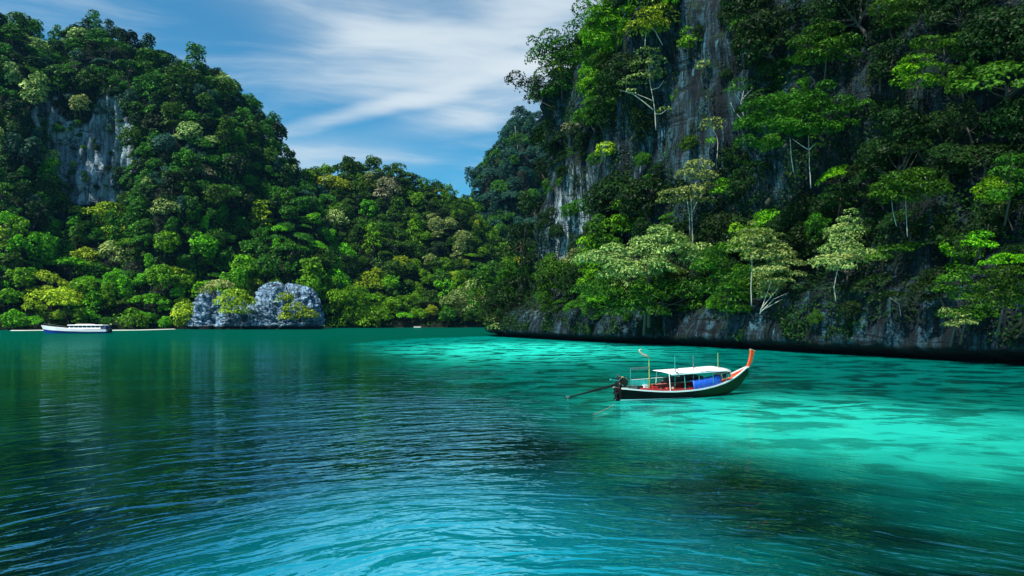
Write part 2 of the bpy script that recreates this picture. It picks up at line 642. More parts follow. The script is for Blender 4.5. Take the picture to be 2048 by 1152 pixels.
SHEETS = {}
PL, qL = hill_sheet('hill', -800, 722, 3.0, ysL, yrL, ridgeL, profA, profC, lambda u: float(np.interp(u, [60, 90, 250, 320], [.7, 0, 0, 1])), 3.1, 9.0,
                    'tall steep forested limestone hill with grey rock face on the left', M_ROCK_L, 190, ROCK_POLY_L)
PC, qC = hill_sheet('hill', 540, 1250, 4.0, ysC, yrC, ridgeC, profB, profB, lambda u: 0.0, 8.7, 9.0,
                    'lower forested hill in the middle behind the bay', M_ROCK_L, 110)
PF, qF = hill_sheet('hill', 840, 1450, 4.0, lambda u: 620.0, lambda u: 730.0, ridgeF, profC, profC, lambda u: 0.0, 14.2, 9.0,
                    'distant bluish forested peak beside the right cliff', M_ROCK_L, 110)
SHEETS['L'] = (PL, qL); SHEETS['C'] = (PC, qC); SHEETS['F'] = (PF, qF)

# the near cliff on the right
ctl = np.array([
    (110, 330, .3, -.95), (70, 322, .5, -.85), (30, 302, .75, -.65), (5, 276, .92, -.35), (-7, 252, 1, -.1), (-9.5, 232, 1, .12), (-3, 215, .97, .25), (3.7, 200, .95, .3), (20.5, 163, .87, .48),
    (37.3, 139, .82, .57), (47.3, 115, .85, .5), (54.3, 98, .9, .4), (60.7, 83, .95, .3), (64.5, 68, 1, .1), (70, 45, 1, 0), (80, 10, 1, 0), (95, -60, 1, 0)], float)
sseg = np.concatenate([[0], np.cumsum(np.hypot(np.diff(ctl[:, 0]), np.diff(ctl[:, 1])))])
profW = [(5, -4), (5, -.6), (4.2, .5), (.8, 1.3), (.1, 1.7), (0, 2.4), (.8, 5), (2, 7.5), (6, 10), (10, 14), (13, 19), (14.5, 24), (15, 40), (15.6, 60), (16.5, 78), (20, 86), (30, 96), (40, 107), (75, 124)]
profS = [(5, -4), (5, -.6), (4.2, .5), (.8, 1.3), (.1, 1.7), (0, 2.4), (.9, 6), (2, 10), (6, 12), (10, 18), (13, 27), (16, 38), (20, 50), (26, 62), (34, 76), (46, 90), (70, 108)]


def right_cliff():
    nv = 210
    step = .55
    s_in = np.arange(0, sseg[-1], step)
    pw = prof_rows(profW, nv); ps = prof_rows(profS, nv)
    P = np.zeros((len(s_in), nv, 3)); rock = np.zeros((len(s_in), nv))
    X = np.interp(s_in, sseg, ctl[:, 0]); Y = np.interp(s_in, sseg, ctl[:, 1])
    ker = np.ones(21) / 21
    pad = lambda a: np.convolve(np.pad(a, 10, mode='edge'), ker, 'valid')
    X, Y = pad(X), pad(Y)
    DX, DY = pad(np.interp(s_in, sseg, ctl[:, 2])), pad(np.interp(s_in, sseg, ctl[:, 3]))
    L = np.hypot(DX, DY); DX /= L; DY /= L
    px = 1024 + X / np.maximum(Y, 5) * 1400
    wgt = np.clip((px - 1455) / 90, 0, 1); wgt[Y < 60] = 1
    D = np.zeros((len(s_in), nv)); Z = np.zeros((len(s_in), nv)); S = np.zeros((len(s_in), nv))
    for k in range(len(s_in)):
        pr = pw * (1 - wgt[k]) + ps * wgt[k]
        D[k], Z[k], S[k] = pr[:, 0], pr[:, 1], s_in[k]
    q = np.stack([S.ravel(), Z.ravel(), D.ravel()], 1)
    big = fbm(np.stack([q[:, 0] / 24, q[:, 1] / 34, q[:, 0] * 0], 1) + 2.2, 3)
    amp = np.clip((q[:, 1] - 1) / 14, .0, 1)
    fl = perlin(np.stack([q[:, 0] / 3.6, q[:, 1] / 30, q[:, 0] * 0 + 1], 1)) * 1.3 + perlin(np.stack([q[:, 0] / 1.5, q[:, 1] / 12, q[:, 0] * 0 + 7], 1)) * .65
    rough = fbm(np.stack([q[:, 0] / 2.2, q[:, 1] / 3.4, q[:, 2] / 3], 1) + 8, 3) * .55
    near = np.clip((q[:, 1] - .2) / 1.5, 0, 1)
    Dd = q[:, 2] + big * 4.2 * amp + (fl + rough) * near * np.clip(q[:, 1] / 4, .25, 1)
    Dd = Dd.reshape(D.shape)
    prow = np.clip((q[:, 1] - 14) / 16, 0, 1) * np.clip((232 - q[:, 0] * 1.0) / 40, 0, 1)
    Dd = (Dd.ravel() + prow * 5.5).reshape(D.shape)
    lipz = perlin(np.stack([q[:, 0] / 5, q[:, 0] * 0, q[:, 0] * 0 + 3], 1)).reshape(D.shape) * .65 + perlin(np.stack([q[:, 0] / 1.3, q[:, 0] * 0, q[:, 0] * 0 + 3], 1)).reshape(D.shape) * .45
    Z2 = Z + lipz * np.clip(1 - abs(Z - 1.8) / 1.6, 0, 1)
    P[..., 0] = X[:, None] + DX[:, None] * Dd
    P[..., 1] = Y[:, None] + DY[:, None] * Dd
    P[..., 2] = Z2
    steep = np.ones_like(D)
    soil = (Z > 8) & (wgt[:, None] < .5) & (Z < 21)
    steep[soil] = .25
    steep[(wgt[:, None] > .5) & (Z > 10)] = .45
    steep[Z > 92] = .1
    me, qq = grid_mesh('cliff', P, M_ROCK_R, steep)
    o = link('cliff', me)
    tag(o, 'dark fluted limestone cliff rising from the turquoise water on the right', None, None, 'structure')
    return P, qq


PR, qR = right_cliff()
SHEETS['R'] = (PR, qR)

_v, _f, off = [], [], 0
for k in 'LCFR':
    P, q = SHEETS[k]
    _v.append(P.reshape(-1, 3)); _f.append(q + off); off += P.shape[0] * P.shape[1]
ALLV = np.concatenate(_v); ALLF = np.concatenate(_f)
BVH = BVHTree.FromPolygons([tuple(p) for p in ALLV.tolist()], [tuple(f) for f in ALLF.tolist()])
CAMP = Vector((0, 0, CAM_Z))


def hit(px, py):
    d = (unproj(px, py, 100) - CAMP).normalized()
    h = BVH.ray_cast(CAMP, d)
    return h[0], h[1]


# ------------------------------------------------------------------ water
def water():
    m, t = new_mat('sea_water')
    g = t.n('ShaderNodeNewGeometry')
    pos = g.outputs['Position']
    s = t.sep(pos)
    x, y = s[0], s[1]
    # edge of the sandy shelf: deep to its left, shallow to its right
    fc = t.n('ShaderNodeFloatCurve')
    pts = [(0, 16), (15, 15.5), (19, 14.5), (22, 13.2), (27, 8.5), (37, 2.0), (64, -7), (110, -22), (160, -36), (200, -30), (230, -9), (260, 60), (300, 90)]
    cv = fc.mapping.curves[0]
    while len(cv.points) < len(pts):
        cv.points.new(.5, .5)
    for p, (a, b) in zip(cv.points, pts):
        p.location = (a / 300, (b + 100) / 200)
        p.handle_type = 'VECTOR'
    fc.mapping.update()
    t.l(t.math('DIVIDE', y, 300), fc.inputs['Value'])
    xb = t.math('SUBTRACT', t.math('MULTIPLY', fc.outputs[0], 200), 100)
    wn = t.noise(t.mapping(pos, (.055, .075, 1)), 1, 4, .55, .5)
    wn2 = t.noise(t.mapping(pos, (.16, .24, 1), loc=(7, 3, 0)), 1, 4, .55, .6)
    sd_ = t.math('SUBTRACT', x, xb)
    sd_ = t.math('ADD', sd_, t.math('MULTIPLY', t.math('SUBTRACT', wn, .5), 17))
    sd_ = t.math('ADD', sd_, t.math('MULTIPLY', t.math('SUBTRACT', wn2, .5), 9))
    shal = t.ramp(sd_, -5, 8)
    # reef patches and sand on the shelf
    rf = t.noise(t.mapping(pos, (.20, .30, 1), loc=(3, 9, 0)), 1, 5, .58, .8)
    rf2 = t.noise(t.mapping(pos, (.55, .62, 1), loc=(1, 2, 0)), 1, 4, .55, .5)
    reef = t.ramp(t.math('MULTIPLY_ADD', rf2, .40, rf), .66, .80)
    reef_k = t.ramp(y, 30, 60, .5, .95)
    reef = t.math('MULTIPLY', reef, reef_k)
    core = t.n('ShaderNodeVectorMath', operation='LENGTH')
    t.l(t.mapping(pos, (1 / 17.0, 1 / 17.0, 0), loc=(-17 / 17.0, -38 / 17.0, 0)), core.inputs[0])
    corev = t.ramp(t.math('MULTIPLY_ADD', t.math('SUBTRACT', wn2, .5), .9, core.outputs['Value']), 1.15, .15)
    core2 = t.n('ShaderNodeVectorMath', operation='LENGTH')
    t.l(t.mapping(pos, (1 / 30.0, 1 / 52.0, 0), loc=(-3 / 30.0, -128 / 52.0, 0)), core2.inputs[0])
    corev2 = t.ramp(core2.outputs['Value'], 1.1, .2)
    cc = t.math('MAXIMUM', corev, t.math('MULTIPLY', corev2, .8))
    turq = t.mix(cc, (.0, .20, .165), (.03, .94, .73))
    turq = t.mix(reef, turq, (.0, .045, .040))
    # open deep water: emerald far out on the left, dark teal close in
    em = t.ramp(y, 18, 150)
    deep = t.mix(em, (.0, .007, .009), (.0, .062, .038))
    tealp = t.ramp(t.noise(t.mapping(pos, (.05, .09, 1), loc=(4, 4, 0)), 1, 3, .5), .42, .68)
    deep = t.mix(t.math('MULTIPLY', tealp, t.ramp(y, 18, 60, .12, .45)), deep, (.0, .065, .058))
    rt_ = t.ramp(x, -1, 8)
    deep = t.mix(t.math('MULTIPLY', rt_, t.ramp(t.math('MULTIPLY_ADD', wn2, .5, t.noise(t.mapping(pos, (.09, .13, 1), loc=(2, 8, 0)), 1, 3, .5)), .66, .92)), deep, (.0, .13, .12))
    sky_refl = t.n('ShaderNodeVectorMath', operation='LENGTH')
    t.l(t.mapping(pos, (1 / 8.5, 1 / 12.0, 0), loc=(1.8 / 8.5, -16 / 12.0, 0)), sky_refl.inputs[0])
    deep = t.mix(t.ramp(sky_refl.outputs['Value'], 1.1, .1, 0, .9), deep, (.0, .30, .40))  # bright sky reflection painted into the water colour in the foreground
    col = t.mix(shal, deep, turq)
    # waves
    wv0 = t.noise(t.mapping(pos, (.10, .12, 1)), 1, 2, .5, color=True)
    ad = t.n('ShaderNodeVectorMath', operation='MULTIPLY_ADD')
    t.l(wv0, ad.inputs[0]); ad.inputs[1].default_value = (3.4, 3.4, 0); t.l(pos, ad.inputs[2])
    wp = ad.outputs[0]
    sw = t.sep(wp)
    xr = t.math('SUBTRACT', sw[0], 3.0)
    rr_ = t.math('SQRT', t.math('ADD', t.math('MULTIPLY', t.math('MULTIPLY', xr, xr), 1.5), t.math('MULTIPLY', sw[1], sw[1])))
    arc = t.xyz(sw[0], rr_, 0.0)
    h1 = t.noise(t.mapping(arc, (.34, .95, 1)), 1, 1.5, .4, .6)
    h2 = t.noise(t.mapping(arc, (1.15, 2.5, 1)), 1, 1.5, .45, .8)
    h3 = t.noise(t.mapping(wp, (3.6, 8.5, 1), (0, 0, R(6))), 1, 1.5, .5)
    calm = t.ramp(t.noise(t.mapping(pos, (.03, .06, 1), loc=(9, 1, 0)), 1, 3, .5), .35, .65, .55, 1.15)
    nearf = t.ramp(y, 16, 90, 1.0, .32)
    hh = t.math('MULTIPLY', h1, .24)
    hh = t.math('MULTIPLY_ADD', h2, .085, hh)
    hh = t.math('MULTIPLY_ADD', h3, .012, hh)
    hh = t.math('MULTIPLY', t.math('MULTIPLY', t.math('MULTIPLY', hh, calm), nearf), t.ramp(t.math('DIVIDE', x, t.math('ADD', y, 4)), -.60, -.14, .34, 1.0))
    b = t.n('ShaderNodeBump')
    b.inputs['Strength'].default_value = 1.0
    b.inputs['Distance'].default_value = 1.0
    t.l(hh, b.inputs['Height'])
    df = t.n('ShaderNodeBsdfDiffuse')
    t.l(col, df.inputs['Color'])
    b2 = t.n('ShaderNodeBump')
    b2.inputs['Strength'].default_value = .8; b2.inputs['Distance'].default_value = 1.0
    t.l(hh, b2.inputs['Height'])
    t.l(b2.outputs[0], df.inputs['Normal'])
    gl = t.n('ShaderNodeBsdfGlossy')
    gl.inputs['Roughness'].default_value = .035
    gl.inputs['Color'].default_value = (.36, .92, 1, 1)
    t.l(b.outputs[0], gl.inputs['Normal'])
    fr = t.n('ShaderNodeFresnel'); fr.inputs['IOR'].default_value = 1.36
    t.l(b.outputs[0], fr.inputs['Normal'])
    mx = t.n('ShaderNodeMixShader')
    t.l(t.math('MINIMUM', t.math('MULTIPLY', fr.outputs[0], 4.0), t.ramp(y, 35, 220, .60, .07)), mx.inputs[0])
    t.l(df.outputs[0], mx.inputs[1]); t.l(gl.outputs[0], mx.inputs[2])
    o = t.n('ShaderNodeOutputMaterial')
    t.l(mx.outputs[0], o.inputs[0])
    me = bpy.data.meshes.new('water')
    me.from_pydata([(-850, -300, 0), (850, -300, 0), (850, 900, 0), (-850, 900, 0)], [], [(0, 1, 2, 3)])
    me.materials.append(m)
    ob = link('water', me)
    tag(ob, 'clear rippled bay water, turquoise over sand and dark teal over deep parts', None, None, 'structure')


water()


def strip_sheet(name, pts, width, z, mat, label):
    """low bank of sand along the shore"""
    mb = MB()
    vs, fs = [], []
    for i, p in enumerate(pts):
        t = (Vector(pts[min(i + 1, len(pts) - 1)]) - Vector(pts[max(i - 1, 0)])).normalized()
        nrm = Vector((-t.y, t.x, 0))
        wd = width * (0.25 + .75 * math.sin(math.pi * (i + .3) / (len(pts) - .4)))
        for k, (a, zz) in enumerate(((-wd * .1, -.4), (0, .02), (wd * .3, z * .7), (wd, z), (wd * 1.2, z * .9))):
            q = Vector(p) + nrm * a
            vs.append((q.x, q.y, zz + rnd.uniform(-.03, .03)))
    for i in range(len(pts) - 1):
        for k in range(4):
            a = i * 5 + k
            fs.append((a, a + 5, a + 6, a + 1))
    mb.add(vs, fs)
    o = mb.build(name, mat, smooth=True)
    tag(o, label, None, None, 'structure')


M_SAND = plain('white_sand', (.62, .62, .55), .9, vary=.12)
strip_sheet('beach', [on_water(a, b) for a, b in ((20, 661.5), (40, 661.5), (60, 661.3), (80, 661), (100, 661))], 4, .26, M_SAND, 'short strip of pale sand beside the bow of the white motor boat')
strip_sheet('beach', [on_water(a, b) for a, b in ((206, 661), (230, 661), (255, 660.8), (280, 660.6), (305, 660), (335, 659), (352, 658.5))], 4, .26, M_SAND, 'long thin strip of pale sand behind the stern of the white motor boat')

# ------------------------------------------------------------------ rock outcrop on the far shore
def outcrop():
    root = empty('rock_outcrop', on_water(505, 658.3), 'blue-grey crinkled limestone outcrop at the water edge below the left hill', 'rock')
    bx = root.location

    def hump(px0, px1, pyt, pyb, depth, seed, peak=.5, powr=.6):
        Y = bx.y + 6
        a = unproj(px0, pyb, Y); b_ = unproj(px1, pyb, Y); top = unproj((px0 + px1) / 2, pyt, Y)
        H = top.z; W = b_.x - a.x; cx = (a.x + b_.x) / 2
        nu, nvv = 110, 60
        U, Vv = np.meshgrid(np.linspace(-1, 1, nu), np.linspace(-.05, 1, nvv), indexing='ij')
        ang = U * math.pi
        rad = np.clip(1 - np.clip(Vv, 0, 1) ** 2.6, 0, 1) ** powr
        X = np.sin(ang) * rad * W / 2 + (peak - .5) * W * np.clip(Vv, 0, 1)
        Yy = -np.cos(ang) * rad * depth / 2
        Z = Vv * H
        Q = np.stack([X.ravel(), Yy.ravel(), Z.ravel()], 1)
        nr = np.stack([np.sin(ang).ravel(), -np.cos(ang).ravel(), (Vv * .8).ravel()], 1)
        per = np.stack([np.sin(ang).ravel() * W / 2, -np.cos(ang).ravel() * depth / 2, Q[:, 2]], 1)
        rdg = 1 - abs(fbm(per / 5.5 + seed, 4, .6)) * 2
        big = fbm(per / 14 + seed + 4, 2)
        Q += nr * (rdg * 3.1 + big * 4.0 - 2.0)[:, None]
        Q += np.array([cx - bx.x, 6, 0])
        P = Q.reshape(nu, nvv, 3)
        me, _ = grid_mesh('rock_hump', P, M_ROCK_O, np.ones((nu, nvv)))
        link('rock_hump', me, root)
    hump(375, 505, 590, 656, 26, 1.0, .42)
    hump(490, 645, 572, 656, 30, 6.0, .50)
    hump(430, 560, 612, 656, 24, 9.0, .5)
    return root


outcrop()

# ------------------------------------------------------------------ trees
def clumps_for(shape, R_, r):
    """list of ellipsoids and the height of the crown's middle for a nominal radius R_"""
    out = []
    if shape == 'round':
        hc = R_ * 1.15
        for i in range(17):
            a = i * 2.399 + r.uniform(-.3, .3)
            e = math.asin(min(1, .02 + .97 * (i / 16)))
            q = R_ * .66
            s = R_ * r.uniform(.20, .44); q *= r.uniform(.8, 1.18)
            out.append((math.cos(a) * math.cos(e) * q, math.sin(a) * math.cos(e) * q, hc + math.sin(e) * q * .85 - .1 * R_, s, s, s * .72))
        for i in range(6):
            a = i * 1.05
            out.append((math.cos(a) * R_ * .5, math.sin(a) * R_ * .5, hc - R_ * .38, R_ * .30, R_ * .3, R_ * .24))
    elif shape == 'tall':
        hc = R_ * 1.6
        for i in range(20):
            t = i / 19
            a = i * 2.4 + r.uniform(-.4, .4)
            rad = R_ * (.62 - .38 * t) * r.uniform(.75, 1.1)
            s = R_ * r.uniform(.24, .38)
            out.append((math.cos(a) * rad, math.sin(a) * rad, R_ * (.55 + 2.0 * t), s, s, s * .75))
    elif shape == 'wide':
        hc = R_ * .95
        for i in range(22):
            a = r.uniform(0, 6.28)
            q = R_ * math.sqrt(r.random()) * .88
            s = R_ * r.uniform(.20, .32)
            out.append((math.cos(a) * q, math.sin(a) * q, hc + (1 - (q / R_) ** 2) * R_ * .38 + r.uniform(-.06, .06) * R_, s * 1.15, s * 1.15, s * .55))
    elif shape == 'tier':
        hc = R_ * 1.2
        for lv in range(5):
            zz = R_ * (.55 + lv * .36)
            rr = R_ * (1.0 - .15 * lv) * r.uniform(.85, 1.05)
            for i in range(6):
                a = i * 1.05 + lv * .5 + r.uniform(-.3, .3)
                q = rr * r.uniform(.45, .72)
                s = R_ * r.uniform(.24, .36)
                out.append((math.cos(a) * q, math.sin(a) * q, zz - q * .14, s * 1.2, s * 1.2, s * .26))
    elif shape == 'shag':
        hc = R_ * 1.0
        for i in range(20):
            a = i * 2.4
            t = r.random()
            q = R_ * r.uniform(.25, .72)
            s = R_ * r.uniform(.20, .34)
            out.append((math.cos(a) * q, math.sin(a) * q, R_ * (.35 + 1.25 * t), s * .85, s * .85, s * 1.25))
    return out, hc


def trunk_mesh(name, clumps, hc, R_, r, mat, base=-1.2, fat=.055):
    mb = MB()
    lean = (r.uniform(-.12, .12) * R_, r.uniform(-.12, .12) * R_)
    top = Vector((lean[0], lean[1], hc * .92))
    mid = Vector((lean[0] * .3 + r.uniform(-.05, .05) * R_, lean[1] * .3, hc * .45))
    mb.tube([(0, 0, base), (0, 0, .1), mid, top], [R_ * fat * 1.35, R_ * fat, R_ * fat * .8, R_ * fat * .45], 7)
    for c in r.sample(clumps, min(8, len(clumps))):
        e = Vector(c[:3])
        st = mid.lerp(top, r.uniform(0, .9))
        m2 = st.lerp(e, .5) + Vector((0, 0, -.06 * R_))
        mb.tube([st, m2, e], [R_ * fat * .45, R_ * fat * .3, R_ * fat * .12], 5, cap=False)
    me = bpy.data.meshes.new(name)
    me.from_pydata(mb.v, [], mb.f)
    me.materials.append(mat)
    me.polygons.foreach_set('use_smooth', [True] * len(mb.f))
    me.update()
    return me


# library: far trees (leaf tufts about a metre and a half) and near ones
LIB = {}
for grp, (RR, size, per) in {'far': (7.0, 1.35, 1.55), 'near': (4.6, .52, 8.8)}.items():
    for shape in ('round', 'tall', 'wide', 'tier', 'shag'):
        for v in range(3):
            r_ = random.Random(hash((grp == 'far', len(shape), ord(shape[0]), v)) & 9999)
            cl, hc = clumps_for(shape, RR, r_)
            cm = crown_mesh('crown_' + shape, cl, per, size, r_.randint(0, 9999), TONES['mid'][1])
            tm = trunk_mesh('trunk_' + shape, cl, hc, RR, r_, M_BARK)
            LIB[(grp, shape, v)] = (cm, tm, RR, hc)

FORM = {'round': 'round-crowned', 'tall': 'tall', 'wide': 'flat-topped', 'tier': 'layered', 'shag': 'shaggy'}


def spot_tone(px, py, region, r):
    """what colours the photograph shows where"""
    spots = [
        (95, 600, 75, 38, 'yellow', .45), (200, 435, 70, 28, 'yellow', .5), (235, 505, 35, 28, 'pale', .8), (60, 470, 60, 50, 'bright', .6), (230, 590, 160, 60, 'bright', .75), (40, 610, 80, 60, 'bright', .8),
        (330, 560, 70, 40, 'bright', .7), (440, 570, 60, 30, 'pale', .3), (700, 600, 70, 45, 'bright', .7), (760, 570, 55, 40, 'yellow', .3), (660, 365, 30, 16, 'yellow', .9), (770, 385, 28, 18, 'buff', .7),
        (405, 343, 22, 14, 'buff', .9), (665, 440, 28, 20, 'pale', .8), (800, 620, 60, 35, 'bright', .6), (930, 590, 50, 60, 'pale', .35), (890, 615, 60, 30, 'pale', .2), (960, 570, 18, 14, 'buff', .7),
        (330, 420, 28, 20, 'pale', .8), (700, 400, 150, 70, 'mid', .6), (590, 480, 120, 60, 'mid', .6), (900, 480, 60, 60, 'pale', .15), (90, 330, 30, 40, 'bright', .6), (300, 480, 90, 50, 'mid', .7),
        (450, 330, 110, 150, 'mid', .3), (25, 140, 20, 14, 'pale', .6), (180, 120, 60, 60, 'mid', .5),
        (1240, 60, 60, 60, 'bright', .6), (1310, 40, 50, 40, 'yellow', .8), (1200, 110, 60, 60, 'bright', .3), (1180, 230, 50, 50, 'mid', .6), (1300, 500, 140, 50, 'pale', .75), (1330, 600, 180, 50, 'mid', .8),
        (1250, 590, 60, 30, 'bright', .5), (1600, 230, 120, 60, 'mid', .9), (1650, 80, 80, 40, 'mid', .6), (1840, 140, 60, 40, 'yellow', .4), (1900, 60, 90, 50, 'bright', .5), (1830, 370, 70, 35, 'bright', .3),
        (1690, 480, 60, 60, 'pale', .3), (1970, 500, 60, 40, 'bright', .5), (2000, 590, 70, 70, 'mid', .8), (2020, 380, 40, 60, 'bright', .6), (1550, 540, 80, 70, 'pale', .5), (1440, 560, 60, 60, 'mid', .6),
    ]
    for (x, y, a, b, tn, pr) in spots:
        if ((px - x) / a) ** 2 + ((py - y) / b) ** 2 < 1 and r.random() < pr:
            return tn
    k = r.random()
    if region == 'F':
        return 'blue' if k < .75 else 'mid'  # distance haze painted in through bluish leaves
    if region == 'L':
        if py < 430:
            return 'dark' if k < .30 else 'mid' if k < .78 else 'blue' if k < .93 else 'pale'
        return 'mid' if k < .30 else 'dark' if k < .33 else 'bright' if k < .86 else 'yellow'
    if region == 'C':
        if py > 540:
            return 'mid' if k < .36 else 'bright' if k < .93 else 'yellow'
        return 'mid' if k < .55 else 'dark' if k < .70 else 'bright' if k < .93 else 'pale' if k < .97 else 'yellow'
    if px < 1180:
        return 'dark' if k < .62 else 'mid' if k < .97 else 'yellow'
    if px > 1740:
        return 'dark' if k < .86 else 'mid' if k < .98 else 'bright'  # mostly dark leaves: overhang shade is put into the leaf colour
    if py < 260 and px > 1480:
        return 'dark' if k < .74 else 'mid' if k < .96 else 'bright'  # upper right shade carried by darker leaf tones
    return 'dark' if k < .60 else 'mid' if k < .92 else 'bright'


# heroes: the trees one picks out by eye in the photograph, crown lumps given where they show
HEROES = []


def hero(tone, clumps, label, Y=None, anchor=None, trunks=(), pull=3.0, leaf=None, per=None, white=True, cat='tree', name='tree', group=None, tr=.16, thin=1.0):
    cx = sum(c[0] for c in clumps) / len(clumps)
    cyb = max(c[1] + c[3] for c in clumps)
    ax, ay = anchor or (cx, cyb)
    if Y is None:
        h, _ = hit(ax, ay)
        Y = (h.y if h else 200.0) - pull
    base = unproj(ax, ay, Y)
    r = random.Random(int(cx * 7 + cyb))
    s = Y / 1400.0
    cl = []
    for (px, py, rx, ry) in clumps:
        if Y > 340: ry *= 1.55
        # a big lump on the photograph is broken into smaller ones through its depth
        nn = max(1, int(rx * max(ry, rx * .35) * thin / 260))
        for k in range(nn):
            if nn == 1:
                ox = oy = 0; a, b = rx, ry
            else:
                an = k * 2.4 + r.uniform(-.3, .3); q = math.sqrt((k + .35) / nn) * .78
                ox, oy = math.cos(an) * q * rx, math.sin(an) * q * ry
                a = max(9, rx * 1.05 / math.sqrt(nn)); b = min(a * .8, max(5, a * .5, ry * 1.25 / math.sqrt(nn)))
            dep = r.uniform(-.5, .35) * min(rx, 45) * s * (1 - .3 * (oy < 0))
            p = unproj(px + ox, py + oy, Y + dep) - base
            cl.append((p.x, p.y, p.z, a * s, a * s * .95, b * s))
    lf = leaf or (5.0 * s + .06)
    pm = (per or 1.05) / (lf * lf * .42)
    root = empty(name, base, label, cat, group)
    me = crown_mesh('crown', cl, pm, lf, r.randint(0, 9999), TONES[tone][1])
    link('crown', me, root)
    mat = M_BARKW if (white and trunks) else M_BARK
    tr *= .62
    mb = MB()
    if trunks:
        for path in trunks:
            pts = [unproj(a, b, Y + .2) - base for a, b in path]
            # soften the polyline a little
            fine = []
            for i in range(len(pts) - 1):
                for k in range(4):
                    q = pts[i].lerp(pts[i + 1], k / 4)
                    fine.append(q + Vector((r.uniform(-.05, .05), r.uniform(-.08, .08), 0)) * tr * 4)
            fine.append(pts[-1])
            n = len(fine)
            mb.tube(fine, [tr * (1 - .65 * i / n) for i in range(n)], 7)
    else:
        top = Vector((0, 0, 0))
        for c in cl:
            top += Vector(c[:3]) / len(cl)
        mb.tube([(0, 1.5, -1.5), top * .5, top], [tr * 1.6, tr * 1.2, tr * .6], 7)
        for c in r.sample(cl, min(7, len(cl))):
            e = Vector(c[:3]); st = top * r.uniform(.4, .95)
            mb.tube([st, st.lerp(e, .5) + Vector((0, 0, -.2)), e], [tr * .6, tr * .4, tr * .2], 5, cap=False)
    mb.build('trunk', mat, root, smooth=True)
    HEROES.append((list(clumps) + [(a, b, 9, 9) for path in trunks for a, b in path], Y, root))
    return root


